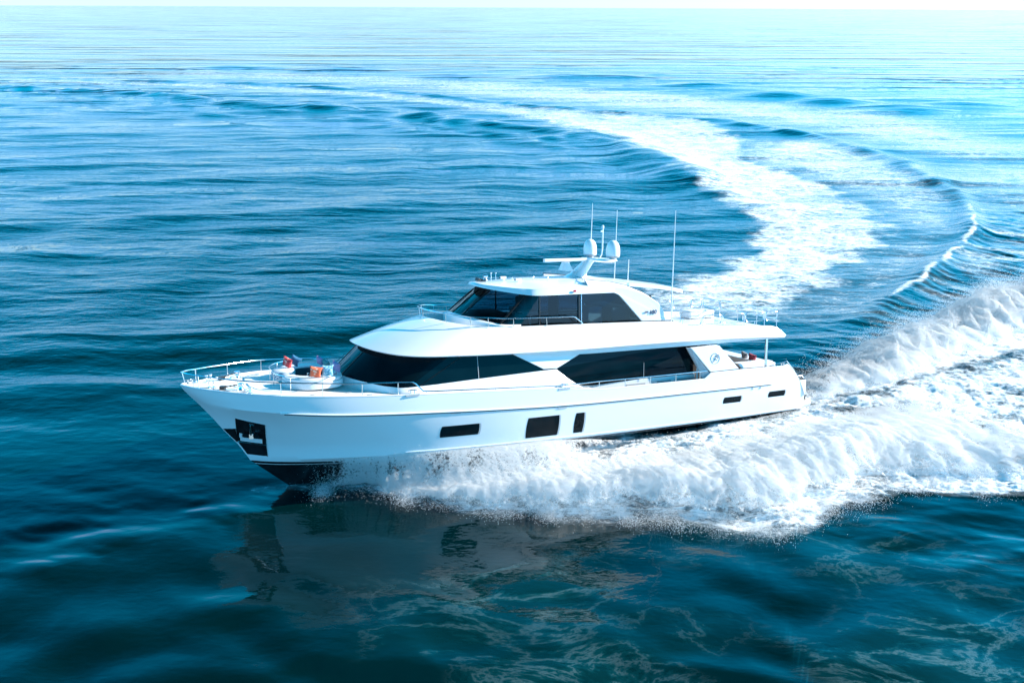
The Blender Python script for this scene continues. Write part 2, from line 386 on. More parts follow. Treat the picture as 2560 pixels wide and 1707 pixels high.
# --- decks ----------------------------------------------------------
def deck_sheet(x0, x1, dz, inset, camber, n=40, m=10, zf=None):
    xs = np.linspace(x0, x1, n); P = np.zeros((n, m + 1, 3))
    for i, x in enumerate(xs):
        wv = max(float(np.interp(x, sheer_row[:, 0], sheer_row[:, 1])) - inset, 0.002); z = (zf or (lambda q: float(np.interp(q, sheer_row[:, 0], sheer_row[:, 2]))))(x) + dz
        for j in range(m + 1):
            t = -1 + 2 * j / m; P[i, j] = (x, wv * t, z + camber * (1 - t * t))
    return P
fore = MB().grid(deck_sheet(13.4, 30.33, -.03, .03, .05, 70, 14)).build('foredeck', M['deck'], yacht)
toe = MB()
for s in (1, -1):
    L = along(sheer_row, 2.5, 30.36, dz=.012, dy=-.03, n=160)
    L = L if s > 0 else mir(L); MB().tube(L, .04, 6).build('toe_rail', M['gel'], fore)
# aft cockpit / side deck sheet
aft = MB().grid(deck_sheet(1.3, 13.6, 0, .06, .0, 30, 6, zf=lambda x: 2.45)).build('aft_deck', M['teak'], yacht)
# bulwark inner faces along the side deck and cockpit
for s in (1, -1):
    x = np.linspace(2.6, 14.6, 60); zt = np.interp(x, sheer_row[:, 0], sheer_row[:, 2]) - .005
    a = np.stack([x, np.interp(x, sheer_row[:, 0], sheer_row[:, 1]) - .14, zt], 1); bq = a.copy(); bq[:, 2] = 2.45
    c = a.copy(); c[:, 1] += .13
    P = np.array([c, a, bq]); P = P if s > 0 else mir(P)
    MB().grid(P).build('bulwark', M['gel'], yacht)

# bow fittings
def bollard(x, y, parent, ang=0):
    b = MB(); rot = Matrix.Rotation(ang, 3, 'Z'); z = float(np.interp(x, sheer_row[:, 0], sheer_row[:, 2]))
    b.box((x, y, z + .02), (.42, .16, .03), rot)
    for d in (-.11, .11):
        p = rot @ Vector((d, 0, 0)); b.lathe([(.055, 0), (.045, .05), (.04, .2), (.075, .26), (.075, .29), (.02, .30)], (x + p.x, y + p.y, z + .03), 12)
    b.build('bollard', M['steel'], parent)
bollard(29.27, .74 - .12, fore, R(-40)); bollard(29.27, -.62, fore, R(40))
def cleat(x, y, z, parent, tray=True):
    b = MB(); b.tube([(x - .19, y, z + .16), (x - .1, y, z + .175), (x + .1, y, z + .175), (x + .19, y, z + .16)], [.014, .022, .022, .014], 8)
    for d in (-.08, .08): b.tube([(x + d, y, z), (x + d, y, z + .17)], .02, 8)
    if tray: b.box((x, y, z + .0), (.6, .14, .025))
    b.build('mooring_cleat', M['steel'], parent)
    if tray: MB().box((x + .02, y + .075 * (1 if y > 0 else -1), z - .045), (.56, .012, .055)).build('cleat_recess', M['shade'], parent)
for s in (1, -1):
    cleat(21.82, s * 3.36, 3.80, fore); cleat(15.0, s * 3.47, 3.50, fore)
    cleat(30.0, s * .34, 4.22, fore, False)
def windlass(x, y, z, ang):
    rot = Matrix.Rotation(ang, 3, 'Z'); P = lambda a, b, c: tuple(rot @ Vector((a, b, c)) + Vector((x, y, z)))
    MB().box(P(0, 0, .03), (1.05, .26, .05), rot).build('windlass_base', M['steel'], fore)
    b = MB(); b.lathe([(.10, 0), (.12, .03), (.09, .10), (.09, .16), (.13, .2), (.13, .25), (.05, .28)], P(-.3, 0, .05), 16); b.box(P(-.12, 0, .1), (.24, .16, .12), rot); b.build('windlass_drum', M['steel'], fore)
    b = MB(); b.box(P(.42, 0, .12), (.2, .2, .16), rot); b.build('chain_stopper', M['black'], fore)
    b = MB()
    for k in range(9):
        t = k / 8; c = Vector(P(.34 - .62 * t, 0, .16 + .10 * t)); 
        b.box(c, (.075, .035 if k % 2 else .06, .06 if k % 2 else .03), rot)
    b.build('anchor_chain', M['plate'], fore)
windlass(28.50, 1.20, 4.10, R(-25)); windlass(28.35, -1.20, 4.10, R(25)); 
b = MB(); b.lathe([(.1, 0), (.1, .05), (.06, .08), (.05, .2), (.1, .24), (.1, .27)], (27.95, 1.95, 4.07), 14); b.tube([(28.3, 1.7, 4.09), (28.1, 1.82, 4.13), (27.95, 1.92, 4.24)], .022, 6); b.build('capstan', M['steel'], fore)
for p in ((27.2, -2.0), (25.65, 2.62), (23.5, 3.0), (24.2, .8 + 1.6)):
    z = float(np.interp(p[0], sheer_row[:, 0], sheer_row[:, 2])); MB().box((p[0], p[1], z + .015), (.22, .05, .025)).build('deck_fitting', M['steel'], fore)

# bow rail
def rail_port(x, h, inset): 
    return (x, max(float(np.interp(x, sheer_row[:, 0], sheer_row[:, 1])) - inset, 0), float(np.interp(x, sheer_row[:, 0], sheer_row[:, 2])) + h)
bow_x = [30.28, 30.1, 29.75, 29.2, 28.4, 27.6, 26.9, 26.0, 25.3, 24.5, 23.8, 23.0, 22.4, 21.8]
port = [rail_port(x, .53 if x > 22 else .52, .04) for x in bow_x]
port[0] = (30.33, .0, 4.78)
pp = catmull(port, 6); full = np.r_[mir(pp)[::-1][:-1], pp]
low = [(21.68, 3.36, 4.22), (21.37, 3.38, 3.90)] + [rail_port(x, .12, .05) for x in (20.9, 19.7, 18.2, 16.7, 15.3)] + [(14.2, 3.47, 3.62), (13.25, 3.48, 3.64), (10.6, 3.49, 3.64), (7.9, 3.48, 3.65), (7.42, 3.46, 3.65)]
brail = MB().tube(np.r_[mir(np.array(low))[::-1], full, np.array(low)], .026, 8).build('bow_rail', M['steel'], yacht)
for x in (29.75, 28.4, 26.9, 25.36, 23.84, 22.41):
    for s in (1, -1):
        t = rail_port(x, .52, .04); b0 = rail_port(x, -.02, .04)
        MB().tube([(b0[0], s * b0[1], b0[2]), (t[0], s * t[1], t[2])], .019, 6).lathe([(.045, 0), (.04, .025)], (b0[0], s * b0[1], b0[2] + .015), 8).build('stanchion', M['steel'], brail)
MB().tube([(30.2, 0, 4.24), (30.3, 0, 4.76)], .02, 6).build('stanchion', M['steel'], brail)
for x in (21.24, 19.72, 18.22, 16.72, 15.33):
    for s in (1, -1):
        t = rail_port(x, .12, .05); MB().tube([(t[0], s * t[1], t[2] - .13), (t[0], s * t[1], t[2])], .016, 6).build('stanchion', M['steel'], brail)
for x in (13.25, 11.92, 10.57, 9.19, 7.84):
    for s in (1, -1): MB().tube([(x, s * 3.48, 3.24), (x, s * 3.48, 3.64)], .019, 6).build('stanchion', M['steel'], brail)

# --- foredeck lounge --------------------------------------------------
def arc_seat(s):
    """one curved half of the lounge: outer and inner plan curves, solid, with a cushion on top"""
    outer = catmull([(26.55, .62 * s, 0), (26.45, 1.25 * s, 0), (25.9, 1.85 * s, 0), (25.2, 1.98 * s, 0), (24.5, 1.8 * s, 0), (24.15, 1.2 * s, 0), (24.1, .2 * s, 0)], 6)
    inner = catmull([(26.0, .42 * s, 0), (25.9, .72 * s, 0), (25.6, .98 * s, 0), (25.2, 1.05 * s, 0), (24.9, .95 * s, 0), (24.72, .6 * s, 0), (24.7, .2 * s, 0)], 6)
    return outer, inner
def seat_solid(name, outer, inner, z0, z1, m, parent, shrink=0.0, bevel=.04):
    ring = np.r_[outer, inner[::-1]]
    if shrink:
        c = ring.mean(0); 
        mid = (outer + inner) / 2; outer = outer + (mid - outer) * shrink; inner = inner + (mid - inner) * shrink; ring = np.r_[outer, inner[::-1]]
    lo = ring.copy(); lo[:, 2] = z0; hi = ring.copy(); hi[:, 2] = z1
    b = MB(); b.grid(np.array([lo, hi]), cv=True); n = len(outer)
    for A, z in ((hi, 1), (lo, 0)):
        o = len(b.v); b.v += [tuple(p) for p in A]
        for i in range(n - 1): b.f.append((o + i, o + i + 1, o + 2 * n - 2 - i, o + 2 * n - 1 - i))
    return b.build(name, m, parent, bevel=bevel)
for s in (1, -1):
    o_, i_ = arc_seat(s)
    st = seat_solid('foredeck_seat', o_, i_, 4.02, 4.30, M['vinyl'], yacht)
    seat_solid('seat_cushion', o_, i_, 4.302, 4.45, M['vinyl'], st, .08, .05)
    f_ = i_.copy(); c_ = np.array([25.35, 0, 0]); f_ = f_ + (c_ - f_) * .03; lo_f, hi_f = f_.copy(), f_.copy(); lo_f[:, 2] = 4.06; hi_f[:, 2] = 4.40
    MB().grid(np.array([lo_f, hi_f])).build('seat_shade_strip', M['seat_shade'], st)  # dark teal strip painting in the shade on the seat's inner face
# rounded forward end of the starboard half, upholstered with lattice cloth
b = MB(); th = np.linspace(-.6, 2.35, 18); ring = [(26.25 + .5 * math.cos(t), -.72 + .5 * math.sin(t), 0) for t in th]
b.grid(np.array([[(p[0], p[1], 4.12) for p in ring], [(p[0], p[1], 4.40) for p in ring]])); b.build('lattice_panel', M['lattice'], yacht)
b = MB(); ring = [(26.25 + .49 * math.cos(t), -.72 + .49 * math.sin(t), 0) for t in np.linspace(0, 2 * math.pi, 28)[:-1]]
b.loft([[(p[0], p[1], 4.02) for p in ring], [(p[0], p[1], 4.43) for p in ring], [(26.25 + (p[0] - 26.25) * .85, -.72 + (p[1] + .72) * .85, 4.48) for p in ring]])
b.build('round_seat_end', M['vinyl'], yacht)
# small table between the halves
b = MB(); b.lathe([(.3, 0), (.3, .03), (.05, .06), (.05, .3)], (25.35, .0, 4.05), 16); tb0 = b
tbl = tb0.build('lounge_table_leg', M['steel'], yacht)
for s in (1, -1):
    P = catmull([(26.85, .25 * s, 4.58), (26.80, .9 * s, 4.58), (26.45, 1.6 * s, 4.58), (25.8, 2.15 * s, 4.58), (25.2, 2.25 * s, 4.58), (24.75, 2.05 * s, 4.58), (24.5, 1.6 * s, 4.58), (24.45, 1.2 * s, 4.58)], 6)
    rl = MB().tube(P, .02, 6).build('lounge_rail', M['steel'], yacht)
    for q in ((26.84, .5), (26.36, 1.68), (25.2, 2.25), (24.47, 1.45)):
        MB().tube([(q[0], q[1] * s, 4.03), (q[0], q[1] * s, 4.58)], .016, 6).build('stanchion', M['steel'], rl)
def cushion(label, cat, p, size, euler, a, b, kind, group='scatter cushions on the foredeck lounge', spin=14):
    n = 12; P = np.zeros((n + 1, n + 1, 3)); Q = P.copy()
    for i in range(n + 1):
        for j in range(n + 1):
            u, v = -1 + 2 * i / n, -1 + 2 * j / n
            x, y = u * size / 2 * (1 - .24 * (1 - v * v) * abs(u) ** 2), v * size / 2 * (1 - .24 * (1 - u * u) * abs(v) ** 2)
            t = .26 * size * ((1 - u ** 4) * (1 - v ** 4)) ** .7
            P[i, j] = (x, y, t); Q[i, j] = (x, y, -t * .8)
    m = MB().grid(P).grid(Q[::-1]); o = m.build('cushion', cushion_mat('cushion_cloth_' + str(len(bpy.data.materials)), a, b, kind), None, angle=80)
    o.matrix_world = BM @ Matrix.Translation(p) @ Matrix.Rotation(R(euler[2]), 4, 'Z') @ Matrix.Rotation(R(euler[1]), 4, 'Y') @ Matrix.Rotation(R(euler[0]), 4, 'X') @ Matrix.Rotation(R(spin), 4, 'Z')
    tag(o, label, cat, group); return o
RED, CRE = (.42, .045, .05), (.68, .36, .30); COR, PCH = (.72, .14, .06), (.85, .5, .36); TEA, PAL = (.02, .24, .38), (.45, .72, .80)
cushion('dark red patterned cushion standing on the rounded end of the foredeck lounge', 'cushion', (26.05, -.86, 4.72), .50, (0, -78, 38), RED, CRE, 'spots', spin=24)
cushion('plain blue cushion leaning behind the dark red one on the foredeck lounge', 'cushion', (25.68, -1.12, 4.72), .50, (0, -74, 70), (.015, .11, .22), (.025, .15, .28), 'plain', spin=32)
cushion('coral orange patterned cushion nearest the rail on the foredeck lounge', 'cushion', (25.36, 1.72, 4.70), .54, (10, -70, 62), COR, PCH, 'spots')
cushion('turquoise and pale blue cushion standing on its corner beside the coral one', 'cushion', (24.88, 1.72, 4.73), .52, (45, -80, 35), TEA, PAL, 'plain', spin=8)
cushion('lilac cushion at the far side of the lounge by the windshield', 'cushion', (24.70, -.62, 4.72), .44, (0, -75, 25), (.50, .24, .44), (.60, .36, .52), 'plain')
cushion('green grey cushion lying between the two lilac cushions', 'cushion', (24.55, -.05, 4.67), .42, (0, -62, 20), (.10, .26, .27), (.17, .36, .34), 'plain')
cushion('lilac cushion behind the turquoise one against the windshield', 'cushion', (24.35, .95, 4.72), .46, (0, -80, 20), (.46, .24, .44), (.56, .36, .54), 'plain')

# --- main deck house ---------------------------------------------------
def lerp(A, B, t): return np.asarray(A) + (np.asarray(B) - np.asarray(A)) * t
# lower edge of the glass, from the centre forward round to the side and aft
base = catmull([(24.22, 0, 4.36), (24.12, .7, 4.32), (23.82, 1.35, 4.24), (23.35, 2.0, 4.16), (22.85, 2.55, 4.08), (22.5, 2.85, 4.06), (22.2, 3.02, 4.03), (21.9, 3.08, 4.03)], 6)
topc = catmull([(23.10, 0, 5.40), (23.0, .7, 5.38), (22.72, 1.35, 5.33), (22.3, 1.95, 5.28), (21.75, 2.4, 5.24), (21.2, 2.65, 5.22), (20.6, 2.82, 5.2), (20.0, 2.90, 5.2)], 6)
sidel = np.array([(21.9, 3.08, 4.03), (20.74, 3.1, 4.06), (18.81, 3.12, 4.15), (15.84, 3.14, 4.27), (15.2, 3.14, 4.28)])
sidet = np.array([(20.0, 2.90, 5.2), (19.0, 2.93, 5.19), (18.2, 2.95, 5.18), (15.84, 3.0, 5.15), (15.2, 3.0, 5.15)])
K = 6
def glasswall(lo, hi, name, m, parent, s):
    P = np.array([lerp(lo, hi, t) for t in np.linspace(0, 1, K)]); P = P if s > 0 else mir(P); return MB().grid(P).build(name, m, parent)
full_l = np.r_[mir(base)[::-1][:-1], base]; full_t = np.r_[mir(topc)[::-1][:-1], topc]
wsh = MB().grid(np.array([lerp(full_l, full_t, t) for t in np.linspace(0, 1, 10)])).build('main_windshield', M['glass'], yacht)
for y in (-.75, .75):
    a = np.array([np.interp(y, base[:, 1], base[:, k]) if y > 0 else np.interp(-y, base[:, 1], base[:, k]) for k in range(3)]); bt = np.array([np.interp(abs(y), topc[:, 1], topc[:, k]) for k in range(3)])
    a[1] = y; bt[1] = y; MB().tube([a + (.01, 0, .01), bt + (.01, 0, .01)], .016, 6).build('windshield_mullion', M['black'], wsh)
for y, yy in ((.2, .55), (-.9, -.5)):   # wipers
    a = np.array((24.2, y, 4.38)); MB().tube([a, a + (-.55, yy - y, .58)], .012, 5).build('wiper', M['black'], wsh)
for s in (1, -1):
    sw = glasswall(sidel, sidet, 'saloon_side_window', M['glass'], yacht, s)
    for xl, xt in ((21.45, 19.4), (18.85, 18.85)):
        a = np.array([np.interp(-xl, -sidel[:, 0], sidel[:, k]) for k in range(3)]); t = np.array([np.interp(-xt, -sidet[:, 0], sidet[:, k]) for k in range(3)])
        pts = np.array([a, t]); pts[:, 1] += .008; pts = pts if s > 0 else mir(pts); MB().tube(pts, .013, 5).build('window_joint', M['shade'] if xl == xt else M['plate'], sw)
# white trunk under the glass: from the base curve down to the deck, then the raised cabin side growing aft
foot = base.copy(); foot[:, 0] += .10 * (1 - base[:, 1] / 3.1); foot[:, 1] += .04; foot[:, 2] = np.array([float(np.interp(x, sheer_row[:, 0], sheer_row[:, 2])) - .0 for x in foot[:, 0]])
# blend to the side: the sill, sloping out to the bulwark cap
sl_hi = np.r_[base, sidel[1:], np.array([(14.68, 3.12, 3.86), (14.2, 3.10, 3.55), (13.8, 3.08, 3.32)])]
cap = lambda x: (x, float(np.interp(x, sheer_row[:, 0], sheer_row[:, 1])) - .10, float(np.interp(x, sheer_row[:, 0], sheer_row[:, 2])) - .01)
lo2 = np.array([cap(p[0]) for p in sl_hi]); n0 = len(base)
wgt = smoothstep(22.9, 21.6, sl_hi[:, 0])[:, None]; ft = np.r_[foot, lo2[n0:]]; lo2 = ft * (1 - wgt) + lo2 * wgt
lo2[:, 2] = np.minimum(lo2[:, 2], sl_hi[:, 2] - .02)
F2 = np.array([lerp(lo2, sl_hi, t) for t in np.linspace(0, 1, 5)])
b = MB(); b.grid(F2); b.grid(mir(F2)[::-1]); trunk = b.build('cabin_trunk', M['gel'], yacht, angle=50)
# V shaped white pillar between the two windows and the aft saloon window behind the side deck
for s in (1, -1):
    def pl(pts, name, m, th=.05, parent=None, bevel=0):
        q = [(x, s * y, z) for x, y, z in pts]; return MB().prism(q, (0, -th * s, 0)).build(name, m, parent or yacht, smooth=False, bevel=bevel)
    vp = pl([(17.44, 3.08, 5.16), (16.6, 3.105, 4.73), (15.84, 3.16, 4.335), (15.2, 3.17, 4.32), (14.75, 3.13, 4.52), (14.01, 3.05, 4.85), (13.6, 3.02, 5.16)], 'window_pillar', M['gel'], .12, bevel=.015)
    # aft saloon window: a long pane set in, pointed forward, its lower edge curving down to the side deck
    ap = [(15.22, 3.07, 4.29), (14.72, 3.03, 3.86), (14.2, 2.98, 3.52), (13.7, 2.93, 3.38), (13.1, 2.87, 3.34), (12.2, 2.82, 3.36), (10.5, 2.8, 3.43), (7.75, 2.8, 3.43), (7.75, 2.8, 4.95), (13.9, 2.95, 4.95)]
    aw = pl(ap, 'saloon_aft_window', M['glass'], .03)
    for x in (13.05, 10.55):
        MB().tube([(x, s * 2.87, 3.4), (x, s * 2.85, 4.9)], .01, 5).build('window_joint', M['shade'], aw)
    # lower cabin side with shallow blue-shadowed vent recesses
    cs = MB().box((10.9, s * 2.62, 2.93), (6.6, .36, .98)).build('cabin_side', M['gel'], yacht, smooth=False, bevel=.02)
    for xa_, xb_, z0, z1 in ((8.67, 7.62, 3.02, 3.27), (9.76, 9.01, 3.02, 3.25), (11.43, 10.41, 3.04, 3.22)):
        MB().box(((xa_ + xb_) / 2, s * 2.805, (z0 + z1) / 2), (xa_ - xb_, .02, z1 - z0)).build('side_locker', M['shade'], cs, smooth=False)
    # door recess / dark cockpit opening seen between the cabin and the wing, with a white post
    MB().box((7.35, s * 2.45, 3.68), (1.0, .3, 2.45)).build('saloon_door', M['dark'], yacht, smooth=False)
    MB().tube([(7.54, s * 2.86, 2.45), (7.54, s * 2.86, 4.9)], .05, 10).build('side_post', M['whitemetal'], yacht)
    # wing panel with the emblem
    wing = pl([(8.36, 3.40, 4.80), (6.86, 3.40, 4.84), (6.7, 3.40, 4.78), (5.56, 3.47, 3.60), (7.24, 3.47, 3.58)], 'wing_panel', M['gel'], .16, bevel=.03)
    pl([(7.30, 3.475, 3.575), (5.5, 3.475, 3.59), (5.5, 3.475, 3.52), (7.30, 3.475, 3.51)], 'wing_base_strip', M['black'], .14)
    pl([(8.5, 3.30, 4.80), (8.36, 3.385, 4.79), (7.26, 3.46, 3.52), (7.58, 3.36, 3.22), (7.50, 3.30, 3.28)], 'wing_edge', M['shade'], .10)
    pl([(13.6, 3.06, 4.93), (6.6, 3.06, 4.93), (6.6, 3.06, 4.82), (9.0, 3.06, 4.82)], 'deckhead_strip', M['black'], .3)
    cx_, cz_ = 6.97, 4.21
    b = MB(); tor = [(cx_ + .245 * math.cos(t), s * 3.452, cz_ + .245 * math.sin(t)) for t in np.linspace(0, 2 * math.pi, 40)[:-1]]
    tor = [(p[0], s * (3.452 - .052 * (p[2] - 3.58) / 1.22 + .012), p[2]) for p in tor]; b.tube(tor, .015, 6, closed=True)
    em = b.build('emblem_ring', M['emblem'], wing)
    f = lambda x, z: (cx_ + x, s * (3.475 - .057 * (cz_ + z - 3.58) / 1.22 + .012), cz_ + z)
    b = MB()  # letter like sweep inside the ring: a slanted bar, a hook and a cross stroke
    b.tube([f(.10, -.17), f(.03, -.05), f(-.06, .12), f(-.09, .17)], [.012, .016, .02, .014], 6)
    b.tube([f(-.09, .17), f(-.13, .08), f(-.12, -.02), f(-.16, -.08)], [.014, .018, .018, .012], 6)
    b.tube([f(.06, .06), f(0, .03), f(-.07, -.02), f(-.17, -.06)], [.008, .014, .014, .010], 6)
    b.build('emblem_letters', M['emblem'], wing)

# saloon core, so that nothing is hollow behind the glass
MB().box((14.1, 0, 3.85), (12.6, 4.8, 2.2)).build('saloon_core', M['dark'], yacht, smooth=False)

# --- upper deck: the long white brow -----------------------------------
rim = catmull([(23.46, 0, 5.56), (23.42, .5, 5.545), (23.25, 1.15, 5.50), (22.95, 1.8, 5.435), (22.5, 2.42, 5.37), (21.9, 2.88, 5.31), (21.0, 3.2, 5.265), (19.8, 3.32, 5.235), (17.5, 3.36, 5.17), (14, 3.38, 5.12), (11, 3.38, 5.13), (7, 3.36, 5.10), (4.2, 3.28, 5.01), (2.62, 3.2, 4.93)], 6)
tope = catmull([(20.28, 0, 6.50), (20.22, .5, 6.49), (20.02, 1.1, 6.45), (19.65, 1.7, 6.39), (19.25, 2.1, 6.33), (18.8, 2.42, 6.27), (18.2, 2.58, 6.23), (17.5, 2.64, 6.20), (16.2, 2.72, 6.18), (13.8, 2.82, 6.15), (11, 2.95, 6.10), (9.0, 3.04, 6.04), (6.5, 3.12, 5.70), (3.2, 3.10, 5.50)], 6)
N_ = 120; 
def bypart(A, n): return resample(A, n)
# match by fraction piecewise: nose part separately from the long sides
ri = np.r_[rim[0:48:1], rim[48:]]; tp_ = tope
# explicit aft profile: step down in the top edge at x about 8.9..8.3
def topz(x):
    return np.interp(x, [2.45, 2.52, 2.66, 2.83, 3.2, 3.7, 6.6, 8.24, 9.05, 9.2, 11, 13.8, 16.2, 17.5], [5.0, 5.05, 5.18, 5.30, 5.50, 5.54, 5.70, 5.78, 6.03, 6.05, 6.10, 6.15, 6.18, 6.20])
A1 = resample(rim[:43], 44); T1 = resample(tope[:43], 44)        # nose: to rim x=19.8 / top x=18.2 (7 spans)
xr = np.unique(np.r_[np.linspace(2.62, 19.75, 60), 8.24, 8.5, 8.8, 9.05, 2.9, 3.2]); xr = xr[::-1]
rimf = lambda k: np.interp(-xr, -rim[:, 0], rim[:, k])
A2 = np.stack([xr, rimf(1), rimf(2)], 1)
xt = np.where(xr > 12, 12 + (xr - 12) * (18.15 - 12) / (19.75 - 12), np.where(xr < 5, 2.45 + (xr - 2.62) * (5 - 2.45) / (5 - 2.62), xr))
T2 = np.stack([xt, np.interp(-xt, -tope[:, 0], tope[:, 1]), topz(xt)], 1)
A = np.r_[A1, A2]; T = np.r_[T1, T2]
lip = A.copy(); lip[:, 2] -= .05; lip[:, 1] *= .985; lip[:43, 0] -= .05
in_ = A.copy(); in_[:, 1] *= .86; in_[:43, 0] -= .35; in_[:, 2] = A[:, 2] - .06
V = [in_, lip, A]
for t in (.12, .3, .5, .7, .88, 1.0):
    Q = lerp(A, T, t); bul = .07 * math.sin(math.pi * t); Q[:, 2] += bul * .7; Q[:, 1] += bul * .25 * (np.abs(Q[:, 1]) > .3); V.append(Q)
# inside of the bulwark down to the deck
inn = T.copy(); inn[:, 1] = np.maximum(T[:, 1] - .10, 0); inn[:44, 0] -= .10
dk = inn.copy(); dk[:, 2] = np.where(dk[:, 0] > 9.6, 5.72, 5.38); dk[:, 2] = np.minimum(dk[:, 2], T[:, 2] - .03); dk[:, 1] = np.maximum(dk[:, 1] - .03, 0)
V += [inn, dk]
V = np.array(V); b = MB(); b.grid(V); b.grid(mir(V)[::-1])
# deck floor and soffit, closed aft end
for sheet in (dk, in_):
    o = len(b.v); n = len(sheet); b.v += [tuple(p) for p in sheet] + [tuple(p) for p in mir(sheet)]
    for i in range(n - 1): b.f.append((o + i, o + i + 1, o + n + i + 1, o + n + i))
pr = [tuple(v[-1]) for v in V]; b.add(pr + [tuple(mir(p)) for p in reversed(pr)], [tuple(range(2 * len(pr)))])
brow = b.build('upper_deck', M['gel'], yacht, angle=33)
# fascia strip below the brow on each side (a second step), with a dark joint line
for s in (1, -1):
    x = np.linspace(2.62, 17.3, 60); y = np.interp(-x, -rim[:, 0], rim[:, 1]) - .13; zt = np.interp(-x, -rim[:, 0], rim[:, 2]) - .05
    zl = np.interp(x, [2.6, 13.5, 15, 17.3], [4.87, 4.87, 4.90, 5.10])
    a = np.stack([x, y, zt], 1); c = np.stack([x, y - .03, zl], 1); d = np.stack([x, y - .8, zl + .01], 1)
    P = np.array([a, c, d]); P = P if s > 0 else mir(P); MB().grid(P).build('deck_fascia', M['gel'], brow)
MB().box((9.6, 0, 4.93), (14.0, 5.4, .10)).build('deckhead', M['gel'], brow, smooth=False)
# pilothouse coaming under the windscreen
gb = catmull([(18.86, 0, 6.62), (18.80, .6, 6.60), (18.62, 1.2, 6.55), (18.3, 1.75, 6.47), (17.85, 2.15, 6.36), (17.35, 2.38, 6.27), (16.6, 2.46, 6.24)], 6)
gt = catmull([(17.50, 0, 7.66), (17.44, .6, 7.64), (17.25, 1.15, 7.60), (16.95, 1.65, 7.55), (16.55, 2.02, 7.50), (16.15, 2.28, 7.475), (15.7, 2.42, 7.45)], 6)
cf = gb.copy(); cf[:, 0] += .32 * (1 - gb[:, 1] / 2.5) + .03; cf[:, 1] *= 1.03; cm = cf.copy(); cm[:, 2] = gb[:, 2] - .06; cf[:, 2] = 5.7
P = np.array([cf, cm, gb]); b = MB(); b.grid(P); b.grid(mir(P)[::-1]); b.build('pilothouse_coaming', M['gel'], brow, angle=25)
# pilothouse glazing
fl = np.r_[mir(gb)[::-1][:-1], gb]; ftp = np.r_[mir(gt)[::-1][:-1], gt]
pws = MB().grid(np.array([lerp(fl, ftp, t) for t in np.linspace(0, 1, 8)])).build('pilothouse_windshield', M['tint'], yacht)
for y in (.85, -.85, 0):
    a = np.array([np.interp(abs(y), gb[:, 1], gb[:, k]) for k in range(3)]); t = np.array([np.interp(abs(y), gt[:, 1], gt[:, k]) for k in range(3)]); a[1] = t[1] = y
    MB().tube([a, t], .035, 6).build('windshield_pillar', M['black'], pws)
for i in (28,):
    for s in (1, -1):
        pts = np.array([gb[i], gt[i]]); pts = pts if s > 0 else mir(pts); MB().tube(pts, .05, 6).build('windshield_pillar', M['black'], pws)
for y0, y1 in ((-.2, .25), (-.9, -.45), (.6, 1.0)):
    a = np.array([np.interp(abs(y1), gb[:, 1], gb[:, k]) for k in range(3)]); t = np.array([np.interp(abs(y0), gt[:, 1], gt[:, k]) for k in range(3)]); a[1] = y1; t[1] = y0
    up_ = np.array((.05, 0, .05)); MB().tube([lerp(a, t, .02) + up_, lerp(a, t, .6) + up_, lerp(a, t, .85) + up_ * .6], .014, 5).tube([lerp(a, t, .3) + up_ * .9 + (0, -.06, 0), lerp(a, t, .9) + up_ * .4 + (0, -.06, 0)], .01, 5).build('wiper', M['black'], pws)
